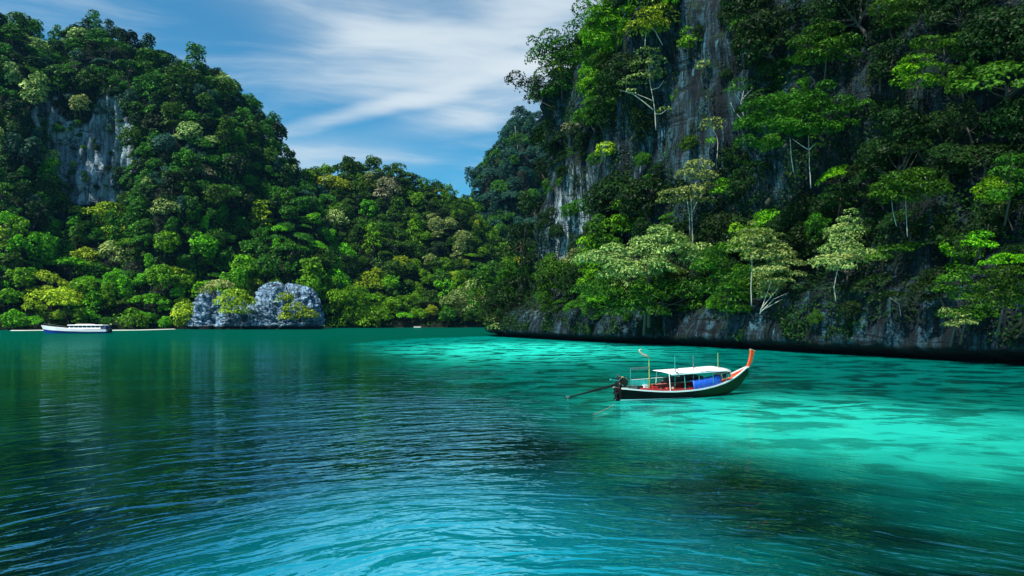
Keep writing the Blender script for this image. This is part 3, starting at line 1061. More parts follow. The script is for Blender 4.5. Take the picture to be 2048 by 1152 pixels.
def build_heroes():
    H = hero
    # --- prow of the right cliff
    H('mid', [(1095, 92, 36, 26), (1120, 112, 40, 34), (1072, 118, 22, 22), (1100, 140, 40, 26), (1066, 85, 14, 14), (1135, 75, 24, 24), (1152, 45, 24, 24), (1150, 105, 28, 30), (1165, 20, 22, 22), (1140, 150, 30, 30), (1112, 175, 26, 26)], 'mid green tree leaning out over the sky from the cliff prow', 222, (1125, 185), per=.85, white=False, tr=.3)
    H('dark', [(1034, 162, 22, 20), (1050, 176, 20, 18), (1062, 200, 16, 14), (1018, 160, 10, 9)], 'small dark tree standing out alone against white cloud at the left end of the cliff', 220, (1095, 225), trunks=[[(1105, 215), (1075, 200), (1052, 185), (1035, 165)]], per=.8, white=False, tr=.2)
    H('bright', [(1240, 40, 60, 30), (1200, 20, 45, 24), (1270, 78, 45, 26), (1190, 62, 40, 28)], 'bright green spreading tree near the top of the right cliff', None, (1235, 110))
    H('yellow', [(1312, 22, 48, 22), (1290, 48, 36, 20), (1335, 48, 30, 18)], 'yellow-green crown with leaning white trunk at the top of the right cliff', None, (1325, 88), [[(1325, 90), (1312, 65), (1298, 45)], [(1290, 92), (1291, 62)]], tr=.22)
    H('pale', [(1296, 106, 26, 9), (1312, 122, 22, 10), (1286, 132, 30, 9), (1268, 128, 14, 7), (1318, 145, 16, 9), (1278, 158, 30, 9), (1305, 150, 20, 8), (1246, 168, 14, 6), (1330, 222, 18, 8), (1262, 182, 12, 5)],
      'thin pale tree with forked white trunk and bare branches high on the cliff face', None, (1312, 258), [[(1312, 260), (1309, 215), (1300, 165), (1296, 120)], [(1307, 220), (1285, 202), (1262, 185), (1240, 181)], [(1306, 202), (1290, 195), (1268, 186)], [(1309, 228), (1322, 228), (1332, 220)], [(1303, 180), (1318, 175), (1328, 160)]],
      pull=5, per=.62, tr=.24)
    H('bright', [(1378, 66, 18, 14), (1386, 84, 24, 16), (1372, 88, 18, 14)], 'bright green bush clinging beside the upper grey rock face', None, (1380, 102), pull=2, name='shrub', cat='shrub')
    H('yellow', [(1212, 294, 20, 10), (1206, 306, 18, 10), (1222, 304, 12, 9)], 'small yellow-green bush on bare rock halfway up the right cliff', None, (1212, 316), pull=2, name='shrub', cat='shrub')
    H('pale', [(1408, 126, 14, 6), (1398, 134, 8, 5), (1416, 132, 7, 5)], 'tiny pale bush high in the middle of the upper grey rock face', None, (1408, 140), pull=2, name='shrub', cat='shrub')
    H('bright', [(1422, 282, 12, 8)], 'tiny bright round bush beside the small pale tree on the rock face', None, (1422, 291), pull=2, name='shrub', cat='shrub')
    H('pale', [(1425, 243, 22, 8), (1410, 254, 14, 6), (1436, 256, 10, 6)], 'small pale tree with thin curved white stem on the upper rock face', None, (1434, 320), [[(1434, 320), (1436, 285), (1432, 268), (1422, 255)]], pull=3, per=.7, tr=.16)
    H('pale', [(1398, 330, 28, 12), (1380, 350, 30, 14), (1412, 352, 22, 13), (1350, 388, 34, 11), (1398, 378, 40, 15), (1330, 402, 18, 8), (1376, 402, 30, 11), (1415, 402, 18, 10)],
      'pale domed tree on twin slim white trunks in front of the dark rock', None, (1386, 492), [[(1386, 492), (1384, 440), (1382, 400), (1392, 365)], [(1380, 470), (1379, 430), (1374, 400), (1352, 388)], [(1384, 425), (1396, 400), (1408, 385)]], pull=5, per=.8, tr=.22)
    H('bright', [(1446, 366, 18, 10), (1450, 382, 24, 14), (1434, 384, 14, 10)], 'bright green bush right of the pale domed tree', None, (1446, 398), name='shrub', cat='shrub')
    H('mid', [(1482, 168, 26, 12), (1466, 182, 18, 9), (1500, 178, 14, 8)], 'sparse grey-green tree with twisted bare branches beside the upper rock face', None, (1490, 245), [[(1490, 246), (1482, 205), (1488, 180), (1515, 156)], [(1483, 205), (1470, 188), (1466, 165)], [(1485, 198), (1500, 182), (1508, 176)], [(1485, 240), (1470, 225), (1461, 205)]], per=.55, tr=.17)
    H('mid', [(1162, 408, 20, 10), (1152, 420, 14, 10), (1174, 420, 13, 10), (1178, 428, 8, 8)], 'small palm-like tree on a thin white stem before the streaked rock', None, (1166, 500), [[(1166, 502), (1165, 460), (1161, 415)]], pull=4, tr=.16)
    H('bright', [(1248, 412, 26, 16), (1272, 420, 24, 16), (1232, 440, 26, 20), (1262, 452, 34, 20), (1300, 430, 20, 16)], 'bright green tree above the big pale one on the cliff ledge', None, (1260, 470))
    H('pale', [(1318, 474, 44, 18), (1350, 496, 54, 24), (1285, 500, 54, 22), (1228, 512, 48, 22), (1182, 512, 36, 16), (1395, 500, 30, 18), (1385, 520, 26, 18), (1240, 545, 52, 18), (1310, 540, 50, 18)],
      'large buff-topped spreading tree on the ledge above the long-tailed boat', None, (1300, 640), pull=8, leaf=.6, white=False, tr=.4)
    H('mid', [(1220, 585, 46, 24), (1180, 575, 34, 18), (1275, 595, 46, 28), (1330, 590, 40, 24), (1390, 570, 34, 22), (1240, 620, 40, 20), (1385, 610, 30, 26), (1405, 635, 22, 18), (1310, 625, 30, 16)],
      'wide green tree drooping over the pale rock base below the buff-topped tree', None, (1290, 655), pull=7, white=False, tr=.35)
    H('bright', [(1225, 580, 22, 10), (1200, 600, 26, 10), (1250, 608, 18, 10)], 'bright leafy bush hanging at the left of the drooping green tree', None, (1222, 625), pull=9.5, name='shrub', cat='shrub')
    H('pale', [(1505, 448, 10, 8), (1512, 463, 36, 6), (1550, 470, 18, 5), (1510, 482, 44, 7), (1548, 492, 26, 6), (1490, 500, 34, 7), (1540, 512, 46, 8), (1575, 528, 34, 10), (1590, 550, 22, 9), (1598, 575, 14, 7), (1540, 540, 36, 8), (1555, 562, 30, 7), (1600, 602, 8, 7), (1594, 622, 5, 6)],
      'layered pale tree with flat tiers and fanning bare white branches over the water', None, (1520, 628), [[(1520, 628), (1530, 598), (1545, 556)], [(1522, 624), (1548, 598), (1578, 585)], [(1521, 620), (1545, 590), (1560, 573)], [(1522, 622), (1552, 605), (1566, 598)], [(1503, 612), (1502, 570), (1505, 500), (1508, 455)]], pull=7, per=.9, tr=.17)
    H('mid', [(1440, 500, 36, 18), (1420, 525, 34, 18), (1465, 545, 34, 20), (1440, 575, 34, 20), (1490, 590, 36, 20), (1470, 620, 34, 14)], 'mid green bushy tree between the drooping tree and the layered tree', None, (1460, 640), pull=5, white=False)
    # --- right part
    H('mid', [(1650, 60, 36, 16), (1620, 80, 36, 18), (1680, 85, 40, 18), (1640, 108, 46, 16), (1700, 112, 22, 14)], 'bluish dark tree dome high above the broad twin-trunked tree', None, (1655, 150), pull=5, white=False)
    H('mid', [(1652, 172, 20, 12), (1530, 205, 40, 18), (1575, 215, 46, 20), (1625, 212, 44, 22), (1680, 218, 46, 20), (1725, 215, 30, 14), (1500, 240, 30, 20), (1560, 252, 50, 18), (1620, 255, 50, 18), (1675, 250, 40, 18), (1495, 285, 26, 16), (1535, 288, 30, 12)],
      'broad flat-topped green tree on two slim pale trunks in the right forest', None, (1622, 375), [[(1622, 376), (1619, 330), (1617, 270)], [(1619, 300), (1604, 292), (1585, 278)], [(1618, 300), (1632, 286)], [(1587, 345), (1582, 310), (1580, 275)]], pull=8, tr=.15)
    H('bright', [(1832, 122, 32, 10), (1850, 140, 38, 12), (1810, 140, 22, 12), (1870, 165, 20, 16), (1800, 165, 18, 16), (1835, 165, 34, 14)], 'domed bright yellow-green tree in the dark upper right forest', None, (1838, 205), pull=6, white=False)
    H('mid', [(1880, 95, 40, 12), (1910, 78, 26, 12), (1850, 85, 30, 10), (1925, 110, 22, 12)], 'mid green tree rising behind the domed yellow-green tree', None, (1890, 128), pull=3)
    H('mid', [(1790, 14, 40, 12), (1850, 12, 40, 12), (1880, 30, 34, 14), (1800, 40, 34, 10)], 'green sprig-topped tree at the very top right of the cliff', None, (1840, 60), pull=3)
    H('mid', [(1820, 352, 44, 12), (1792, 370, 44, 14), (1850, 372, 44, 14), (1880, 384, 22, 10), (1765, 390, 26, 10), (1820, 395, 44, 14)], 'domed green tree on a pale stem at mid height in the right forest', None, (1815, 472), [[(1815, 474), (1813, 440), (1811, 395)], [(1793, 452), (1786, 425), (1783, 400)]], pull=8, tr=.10)
    H('dark', [(1680, 378, 30, 12), (1665, 395, 30, 12), (1700, 395, 26, 12), (1680, 412, 34, 12)], 'small dark dome between the twin-trunked tree and the domed tree', None, (1680, 428), pull=4)
    H('pale', [(1702, 424, 14, 8), (1690, 440, 16, 9), (1714, 442, 10, 8), (1704, 458, 22, 10), (1682, 478, 22, 12), (1664, 500, 26, 14), (1700, 500, 26, 14), (1735, 510, 22, 14), (1650, 530, 24, 14), (1685, 535, 26, 14)],
      'narrow pale tree widening downward in front of the dark right cliff', None, (1672, 600), [[(1672, 602), (1668, 575), (1675, 540), (1700, 430)]], pull=6, tr=.12)
    H('mid', [(1790, 500, 34, 12), (1830, 495, 34, 12), (1760, 515, 26, 10)], 'low green tree left of centre under the domed tree on the right cliff', None, (1795, 528), pull=4)
    H('dark', [(1770, 592, 26, 8), (1795, 590, 22, 8), (1750, 600, 16, 7)], 'little dark tree with a bare drooping stem above the grey rock base', None, (1800, 632), [[(1802, 632), (1798, 608), (1780, 595)]], pull=2, tr=.08)
    H('bright', [(1962, 472, 24, 12), (1945, 488, 20, 12), (1975, 492, 18, 12)], 'small yellow-lit green dome near the right picture edge', None, (1960, 512), pull=5)
    H('mid', [(2025, 320, 30, 12), (2005, 345, 26, 14), (2035, 355, 30, 16), (2020, 380, 36, 16), (1995, 398, 22, 12)], 'feathery green tree cut by the right picture edge at mid height', None, (2025, 425), pull=6)
    H('mid', [(2012, 545, 36, 14), (1990, 562, 34, 18), (2030, 575, 34, 20), (1975, 592, 30, 18), (2015, 605, 40, 20)], 'big green domed tree near the water at the right picture edge', None, (2010, 650), pull=6, white=False)
    H('mid', [(1905, 560, 30, 14), (1930, 545, 30, 14), (1890, 580, 24, 12), (1940, 590, 40, 20), (1960, 630, 40, 22), (1925, 625, 36, 16)], 'mid green tree spilling down left of the big domed tree by the water', None, (1935, 665), pull=4, white=False)
    H('pale', [(1890, 622, 12, 7), (1908, 632, 22, 8), (1925, 645, 26, 8), (1900, 650, 16, 7)], 'pale leafy spray hanging low over the water on the right', None, (1915, 668), pull=6, name='shrub', cat='shrub')
    # --- prow base
    H('dark', [(1000, 600, 26, 20), (1030, 560, 26, 26), (1040, 600, 30, 24), (1010, 635, 34, 16), (1060, 635, 34, 16)], 'dark rounded tree low at the left end of the right cliff', 222, (1030, 660), white=False, tr=.3)
    H('dark', [(1020, 500, 26, 24), (1045, 455, 22, 26), (1060, 520, 24, 28), (1055, 410, 14, 24)], 'dark tree climbing the left edge of the cliff prow', 224, (1045, 560), white=False, tr=.3)
    H('pale', [(985, 640, 16, 12), (1000, 655, 24, 10), (1030, 662, 22, 8)], 'pale olive bush at the waterline of the cliff prow', 222, (1005, 668), name='shrub', cat='shrub')
    H('buff', [(1142, 252, 18, 8), (1132, 260, 10, 6)], 'small greyish pink bush hanging on the left part of the cliff', None, (1142, 266), pull=3, name='shrub', cat='shrub')
    # --- far shore
    H('yellow', [(662, 362, 24, 8), (645, 372, 18, 8), (680, 372, 14, 8)], 'yellow flowering tree near the top of the middle hill', None, (662, 382), pull=4, leaf=1.6)
    H('buff', [(408, 340, 16, 7), (398, 348, 14, 7), (420, 348, 12, 6)], 'cream-tinged tree crown halfway down the big left hill', None, (408, 358), pull=4, leaf=1.6)
    H('buff', [(772, 372, 20, 12), (788, 385, 16, 12), (762, 390, 16, 10)], 'grey leafless-looking crown near the top of the middle hill', None, (775, 402), pull=4, leaf=1.5, per=.6)
    H('pale', [(668, 432, 20, 9), (655, 442, 16, 9), (682, 444, 16, 9)], 'pale round crown in the centre of the middle hill', None, (668, 456), pull=4, leaf=1.6)
    H('pale', [(322, 408, 14, 8), (340, 418, 20, 10), (318, 424, 18, 9)], 'pale olive crown to the right of the left hill rock face', None, (330, 436), pull=4, leaf=1.6)
    H('yellow', [(218, 415, 24, 8), (190, 428, 30, 9), (150, 425, 28, 9), (235, 436, 18, 10)], 'yellow-tinged spreading tree right below the left hill rock face', None, (195, 448), pull=5, leaf=1.7)
    H('pale', [(222, 500, 22, 9), (250, 508, 18, 9), (205, 512, 16, 8), (240, 522, 18, 8)], 'buff-flecked tree above the bright shore belt on the left', None, (230, 535), pull=5, leaf=1.7)
    H('yellow', [(120, 590, 26, 9), (85, 598, 30, 10), (130, 606, 30, 9), (70, 615, 22, 9)], 'yellow-flecked tree directly above the white motor boat', None, (105, 640), pull=5, leaf=1.5)
    H('bright', [(265, 628, 14, 9), (258, 642, 18, 10), (280, 642, 18, 10), (270, 652, 22, 6)], 'bright round bush on the sand right of the white motor boat', None, (268, 657), pull=3, leaf=1.3, name='shrub', cat='shrub')
    H('bright', [(700, 590, 34, 14), (670, 612, 32, 16), (720, 618, 38, 16), (745, 635, 34, 14), (690, 638, 34, 14)], 'big bright green bushy tree right of the blue-grey rock outcrop', None, (705, 652), pull=5, leaf=1.4, white=False)
    H('yellow', [(735, 556, 22, 9), (720, 572, 26, 10), (750, 572, 18, 10)], 'yellow-green dome behind the big bright bushy shore tree', None, (735, 588), pull=5, leaf=1.4)
    H('yellow', [(470, 590, 24, 9), (455, 605, 26, 11), (490, 606, 22, 11), (470, 622, 30, 10)], 'yellow-green bush growing between the two humps of the rock outcrop', 376, (472, 640), leaf=1.3, name='shrub', cat='shrub')
    H('yellow', [(570, 598, 18, 9), (590, 618, 24, 9), (615, 632, 22, 9), (575, 636, 20, 8)], 'yellow-green bush spilling down the right hump of the rock outcrop', 376, (595, 650), leaf=1.2, name='shrub', cat='shrub')
    H('pale', [(440, 572, 26, 9), (415, 585, 18, 9)], 'pale bush on top of the left hump of the rock outcrop', 386, (430, 598), leaf=1.3, name='shrub', cat='shrub')
    H('pale', [(925, 595, 26, 12), (950, 575, 22, 12), (900, 605, 22, 10), (945, 610, 30, 12)], 'pale blossoming tree left of the right cliff prow', None, (930, 640), pull=5, leaf=1.5)
    H('mid', [(795, 334, 18, 5), (772, 336, 8, 4)], 'umbrella-topped tree standing on the skyline of the middle hill', 545, (795, 352), trunks=[[(795, 354), (795, 337)]], leaf=1.3, tr=.35)
    H('mid', [(848, 364, 10, 6), (866, 372, 16, 9), (884, 380, 14, 8)], 'airy tree on the skyline where the middle hill dips', 560, (866, 392), leaf=1.3, per=.6, tr=.35, white=False)
    H('mid', [(1038, 276, 20, 6), (1022, 284, 16, 6), (1052, 284, 14, 6)], 'olive tree with white stem on the distant bluish peak', 640, (1035, 300), trunks=[[(1032, 280), (1030, 252)], [(1035, 300), (1036, 280)]], leaf=2.0, tr=.5)


build_heroes()

# scattered trees on the sheets
GW, GH = 320, 180
SCX = GW / 2048.0
zb = np.full((GH, GW), 1e9)
zid = np.full((GH, GW), -1)
for j in range(GH):
    for i in range(GW):
        h, _ = hit((i + .5) / SCX, (j + .5) / SCX)
        if h:
            zb[j, i] = h.y
for (cl, Y, root) in HEROES:
    for (x, y, a, b) in cl:
        for j in range(max(0, int((y - b) * SCX)), min(GH, int((y + b) * SCX) + 1)):
            for i in range(max(0, int((x - a) * SCX)), min(GW, int((x + a) * SCX) + 1)):
                if ((i / SCX - x) / a) ** 2 + ((j / SCX - y) / b) ** 2 < .8 and Y < zb[j, i] + 5:
                    zb[j, i] = min(zb[j, i], Y - 1)

cands = []
RADII = {'L': (4.0, 11.0), 'C': (4.2, 10.0), 'F': (6.0, 10), 'R': (2.8, 7.2)}
rg = random.Random(77)
for key in 'RLCF':
    P, q = SHEETS[key]
    V = P.reshape(-1, 3)
    tri = V[q]
    cr = np.cross(tri[:, 1] - tri[:, 0], tri[:, 3] - tri[:, 0])
    area = np.linalg.norm(cr, axis=1)
    nrm = cr / np.maximum(area, 1e-9)[:, None]
    cen = tri.mean(1)
    ok = (cen[:, 2] > (1.0 if key != 'R' else 4.6)) & (cen[:, 1] > 30)
    pr = area * ok
    cdf = np.cumsum(pr) / pr.sum()
    npts = {'L': 14000, 'C': 9000, 'F': 4500, 'R': 14000}[key]
    idx = np.searchsorted(cdf, np.random.RandomState(ord(key)).rand(npts))
    cell = {}
    for ii in idx:
        p = Vector(cen[ii]); n = Vector(nrm[ii])
        if n.z < 0: n = -n
        if n.dot(CAMP - p) < 0 and key != 'R' and n.z < .2: n = -n
        pp = proj(p)
        if pp is None:
            continue
        px, py, dep = pp
        if px < -140 or px > 2200 or py < -160:
            continue
        lo, hi = RADII[key]
        rad = lo + (hi - lo) * rg.random() ** 1.35
        if key == 'R':
            rad *= min(1.15, .62 + dep / 320.0)
            if inside(ROCK_POLY_R, px, py):
                if rg.random() > .10: continue
                rad *= .42
            elif inside([(1060, 600), (1900, 640), (2048, 690), (2048, 720), (1000, 700)], px, py) and p.z < 9:
                if rg.random() > .25: continue
                rad *= .5
        if key == 'L' and (inside(ROCK_POLY_L, px, py + 6) or inside(ROCK_POLY_L, px, py - 22)):
            if rg.random() > .2: continue
            rad *= .38
        if key in 'LC' and 372 < px < 640 and py > 610 and dep < 420:
            continue
        g = int(p.x // 14), int(p.y // 14), int(p.z // 14)
        bad = False
        for a in (-1, 0, 1):
            for b in (-1, 0, 1):
                for c in (-1, 0, 1):
                    for (o, ro) in cell.get((g[0] + a, g[1] + b, g[2] + c), ()):
                        if (o - p).length < (ro + rad) * (.54 if key != 'R' else .44):
                            bad = True; break
                    if bad: break
                if bad: break
            if bad: break
        if bad:
            continue
        # keep clear of the hand-placed crowns
        top = proj(p + Vector((0, 0, rad)))
        skip = False
        for (cl, Y, root) in HEROES:
            if p.y - rad < Y + 2.5 and p.y > Y - 60:
                for (x, y, a, b) in cl:
                    rp = rad / dep * 1400
                    if abs(top[0] - x) < a + rp * .55 and abs(top[1] - y) < b + rp * .55:
                        skip = True; break
            if skip: break
        if skip:
            continue
        cell.setdefault(g, []).append((p, rad))
        cands.append(dict(p=p, n=n, rad=rad, px=px, py=top[1], dep=dep, key=key))

# how much of each crown the camera sees
order = sorted(range(len(cands)), key=lambda i: cands[i]['p'].y)
for i in order:
    c = cands[i]
    rp = c['rad'] / c['dep'] * 1400
    cx, cy, yy = c['px'] * SCX, c['py'] * SCX, c['p'].y - c['rad'] * .5
    rr = rp * SCX
    j0, j1, i0, i1 = max(0, int(cy - rr)), min(GH, int(cy + rr) + 2), max(0, int(cx - rr)), min(GW, int(cx + rr) + 2)
    if j1 <= j0 or i1 <= i0:
        continue
    jj, ii = np.mgrid[j0:j1, i0:i1]
    m = ((jj + .5 - cy) ** 2 + (ii + .5 - cx) ** 2 < rr * rr) & (zb[j0:j1, i0:i1] > yy)
    zb[j0:j1, i0:i1][m] = yy
    zid[j0:j1, i0:i1][m] = i
cnt = np.bincount(zid[zid >= 0].ravel(), minlength=len(cands))
for i, c in enumerate(cands):
    c['vis'] = int(cnt[i])
n_hero_trees = sum(1 for _, _, r_ in HEROES if r_['category'] == 'tree')
rank = sorted(range(len(cands)), key=lambda i: -cands[i]['vis'])
LIM = 298 - n_hero_trees
single = set(i for i in rank[:LIM] if cands[i]['vis'] >= 5)
print('candidates', len(cands), 'seen', sum(1 for c in cands if c['vis'] > 4), 'single', len(single), 'hero trees', n_hero_trees)


def place_of(c):
    px, py, k = c['px'], c['py'], c['key']
    if k == 'F':
        return 'on the distant bluish peak'
    if k == 'C':
        if py < 375: return 'on the crest of the middle hill'
        if py < 440: return 'high on the middle hill'
        if py < 520: return 'halfway up the middle hill'
        if py < 590: return 'low on the middle hill'
        return 'at the shore below the middle hill'
    if k == 'L':
        if px < 80:
            return 'at the left picture edge, ' + ('top of the hill' if py < 180 else 'upper hill' if py < 330 else 'mid hill' if py < 470 else 'above the shore' if py < 590 else 'at the shore')
        if px < 270:
            return 'on the summit above the grey rock face' if py < 200 else 'on the left hill rock face' if py < 400 else 'just under the left hill rock face' if py < 490 else 'behind the white motor boat'
        if py < 190: return 'on the skyline right of the summit'
        if py < 290: return 'high on the left hill shoulder'
        if py < 400: return 'midway right of the grey rock'
        if py < 500: return 'low and right of the grey rock'
        if py < 575: return 'above the shore rock outcrop'
        return 'on the shore beside the rock outcrop'
    if px < 1180:
        return 'on the cliff prow, ' + ('near its top' if py < 150 else 'upper part' if py < 300 else 'middle part' if py < 480 else 'near the water')
    if px < 1480:
        return 'on the cliff top above the rock' if py < 130 else 'on the grey cliff face' if py < 400 else 'on the ledge above the boat' if py < 580 else 'over the pale rock base'
    b = 'centre of right forest' if px < 1700 else 'right forest' if px < 1900 else 'right picture edge'
    return ('at the top of the ' if py < 130 else 'upper ' if py < 270 else 'middle ' if py < 420 else 'lower ' if py < 560 else 'waterside ') + b


protos = {}
chosen = []
stuff_batches = {}
for i, c in enumerate(cands):
    r = random.Random(i * 31 + 5)
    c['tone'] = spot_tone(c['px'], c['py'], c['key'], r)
    k = r.random()
    if c['key'] == 'R':
        c['shape'] = 'round' if k < .36 else 'wide' if k < .62 else 'tier' if k < .70 else 'shag' if k < .88 else 'tall'
    else:
        c['shape'] = 'round' if k < .48 else 'wide' if k < .66 else 'tall' if k < .82 else 'shag'
    c['var'] = r.randint(0, 2)
    c['rz'] = r.uniform(0, 6.28)
    c['sc'] = (r.uniform(.9, 1.1), r.uniform(.9, 1.1), r.uniform(.82, 1.12))
    if i in single:
        chosen.append(c)

# labels: colour, form and place; where these agree, the order from left to right
NUM = 'first second third fourth fifth sixth seventh eighth ninth tenth eleventh twelfth thirteenth fourteenth fifteenth sixteenth seventeenth eighteenth nineteenth twentieth'.split()
byl = {}
for c in chosen:
    size = ''
    c['base'] = f"{size}{TONES[c['tone']][0]} {FORM[c['shape']]} tree {place_of(c)}"
    byl.setdefault(c['base'], []).append(c)
for base, lst in byl.items():
    if len(lst) == 1:
        lst[0]['label'] = base
    else:
        lst.sort(key=lambda c: c['px'])
        for k, c in enumerate(lst):
            c['label'] = f"{base}, {NUM[min(k, 19)]} from left"
GROUPS = {'L': 'forest trees on the left hill', 'C': 'forest trees on the middle hill', 'F': 'forest trees on the distant peak', 'R': 'forest trees on the right cliff'}


def xform(c):
    RR, hc = c['lib'][2], c['lib'][3]
    s = c['rad'] / RR
    n = c['n']
    lean = Vector((n.x, n.y, 0)) * (.55 if n.z < .5 else .2)
    up = (Vector((0, 0, 1)) + lean).normalized()
    qx = Vector((0, 0, 1)).rotation_difference(up)
    q = qx @ Matrix.Rotation(c['rz'], 3, 'Z').to_quaternion()
    sink = -.25 * c['rad'] if n.z > .4 else -.35 * c['rad']
    loc = c['p'] + Vector((0, 0, sink)) + Vector((n.x, n.y, 0)) * (.15 * c['rad'])
    return loc, q, Vector(c['sc']) * s


for i, c in enumerate(cands):
    grp = 'near' if c['key'] == 'R' else 'far'
    c['lib'] = LIB[(grp, c['shape'], c['var'])]
    loc, q, sc = xform(c)
    if i in single:
        root = bpy.data.objects.new('tree', None)
        COL.objects.link(root)
        root.location = loc; root.rotation_mode = 'QUATERNION'; root.rotation_quaternion = q; root.scale = sc
        tag(root, c['label'], 'tree', GROUPS[c['key']])
        cr_ = link('crown', c['lib'][0], root)
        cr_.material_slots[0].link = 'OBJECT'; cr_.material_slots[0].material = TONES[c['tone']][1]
        link('trunk', c['lib'][1], root)
    elif c['vis'] > 0 or rg.random() < .35:
        stuff_batches.setdefault((c['key'], c['tone']), []).append((c['lib'][0], Matrix.LocRotScale(loc, q, sc)))

_cache = {}


def mesh_np(me):
    if me.name not in _cache:
        v = np.empty(len(me.vertices) * 3, np.float32); me.vertices.foreach_get('co', v)
        a = np.empty(len(me.vertices), np.float32); me.attributes['rnd'].data.foreach_get('value', a)
        _cache[me.name] = (v.reshape(-1, 3), a)
    return _cache[me.name]


tone_list = list(TONES)
for key, nm, lab in (('L', 'forest', 'dense mass of small tree crowns filling the left hill'), ('C', 'forest', 'dense mass of small tree crowns filling the middle hill'),
                     ('F', 'forest', 'hazy mass of small tree crowns on the distant peak'), ('R', 'forest', 'dark mass of small tree crowns filling the right cliff')):
    VV, AA, MI = [], [], []
    for (k, tn), lst in stuff_batches.items():
        if k != key: continue
        for me, M in lst:
            v, a = mesh_np(me)
            m = np.array(M)
            v2 = v @ m[:3, :3].T + m[:3, 3]
            VV.append(v2); AA.append(a); MI.append(np.full(len(v2) // 4, tone_list.index(tn)))
    if VV:
        V = np.concatenate(VV)
        me = raw_mesh(nm, V, np.arange(len(V)), 4, attrs={'rnd': np.concatenate(AA)}, mats=[TONES[t][1] for t in tone_list], matidx=np.concatenate(MI))
        tag(link(nm, me), lab, None, None, 'stuff')


# undergrowth and creepers that cover the ground between crowns
def undergrowth(key, n, size, tones, label, seed, name='undergrowth'):
    P, q = SHEETS[key]
    V = P.reshape(-1, 3); tri = V[q]
    cr = np.cross(tri[:, 1] - tri[:, 0], tri[:, 3] - tri[:, 0])
    area = np.linalg.norm(cr, axis=1); nrm = cr / np.maximum(area, 1e-9)[:, None]
    cen = tri.mean(1)
    r = np.random.RandomState(seed)
    dens = fbm(cen / (9 if key == 'R' else 22) + seed, 3)
    ok = (cen[:, 2] > 1.5) & (cen[:, 1] > 30)
    wgt = area * ok * np.clip(.75 + dens * 1.0, .05, 1.5)
    dep = cen[:, 1] * CP + (cen[:, 2] - CAM_Z) * SP
    px = 1024 + cen[:, 0] / np.maximum(dep, 1) * 1400
    py = 576 - (-cen[:, 1] * SP + (cen[:, 2] - CAM_Z) * CP) / np.maximum(dep, 1) * 1400
    poly = ROCK_POLY_R if key == 'R' else ROCK_POLY_L if key == 'L' else None
    if poly:
        ins = np.array([inside(poly, a, b) for a, b in zip(px, py)])
        if key == 'R':
            low = np.array([inside([(980, 640), (1560, 640), (2048, 640), (2048, 760), (960, 720)], a, b) for a, b in zip(px, py)]) & (cen[:, 2] < 9.5)
            wgt = np.where(ins, wgt * np.clip(dens * 1.2 - .15, .0, 1) * .8, wgt)
            wgt = np.where(low, wgt * 2.2 * np.clip(dens * 2.2 + .15, 0, 1), wgt)
            wgt = wgt * (cen[:, 2] > 2.2)
        else:
            wgt = np.where(ins, wgt * np.clip(dens * 1.5 - .1, .0, 1) * (.3 + .7 * (py < 290)), wgt)
    wgt = wgt * ((px > -200) & (px < 2300) & (py > -250))
    cdf = np.cumsum(wgt) / wgt.sum()
    ii = np.searchsorted(cdf, r.rand(n))
    N = nrm[ii].copy()
    flip = (N * (np.array([0, 0, CAM_Z]) - cen[ii])).sum(1) < 0
    N[flip] *= -1
    lump = np.clip(.6 + fbm(cen[ii] / (2.6 if key == 'R' else 6) + 4, 2), 0, 2)
    C = cen[ii] + r.normal(size=(n, 3)) * size * .5 + N * (r.rand(n) ** 2 * size * 2.4 * lump)[:, None]
    NN = N * .6 + np.array([0, 0, .7]) + r.normal(size=(n, 3)) * .45
    Vv = leaf_geo(C, NN, np.full(n, size), .42, seed)
    rr = np.clip(r.rand(n) * .6 + dens[ii] * .3, 0, 1)
    sel = fbm(C / (11 if key == 'R' else 30) + 40, 2) + r.normal(size=n) * .12
    mi = np.digitize(sel, [-.05, .32])
    me = raw_mesh(name, Vv, np.arange(len(Vv)), 4, attrs={'rnd': np.repeat(rr, 4)}, mats=[TONES[t][1] for t in tones], matidx=mi)
    tag(link(name, me), label, None, None, 'stuff')


undergrowth('L', 170000, 1.35, ('dark', 'mid', 'bright'), 'dark green undergrowth and creepers covering the left hill between the trees', 3)
undergrowth('C', 70000, 1.35, ('dark', 'mid', 'bright'), 'green undergrowth covering the middle hill between the trees', 4)
undergrowth('F', 30000, 1.8, ('blue', 'blue', 'mid'), 'bluish undergrowth covering the distant peak', 5)  # blue leaf tones add haze by colour
undergrowth('R', 260000, .58, ('dark', 'dark', 'dark'), 'dark creepers and ferns hanging over the right cliff', 6)  # all dark leaves, shade of the cliff painted into their colour

# ------------------------------------------------------------------ long-tailed boat
def paint(name, col, rough=.45, **k): return plain(name, col, rough, vary=k.pop('vary', .3), **k)


M_WHITE = paint('white_paint', (.80, .80, .78), .4, vary=.08)
M_ORANGE = paint('orange_paint', (.75, .085, .012), .45)
M_RED = paint('red_paint', (.55, .025, .02), .5)
M_PINK = paint('faded_red_planks', (.45, .14, .11), .6)
M_BLUE = paint('blue_tarpaulin', (.015, .10, .55), .5, bump=.02)
M_CANVAS = paint('white_canvas', (.85, .87, .88), .7, vary=.05)
M_BLACK = paint('black_vinyl', (.012, .014, .016), .5)
M_METAL = plain('worn_steel', (.30, .30, .28), .35, .8)
M_DARKM = plain('oily_iron', (.035, .033, .03), .45, .7)
M_BRASS = plain('rusty_brass', (.42, .27, .12), .5, .4)
M_TEALP = paint('teal_paint', (.03, .30, .28), .5)
M_YELP = paint('green_yellow_pole', (.28, .34, .08), .5)
M_CREAM = paint('cream_wood', (.60, .44, .32), .6)
M_WOOD = plain('dark_wood', (.09, .05, .03), .65)


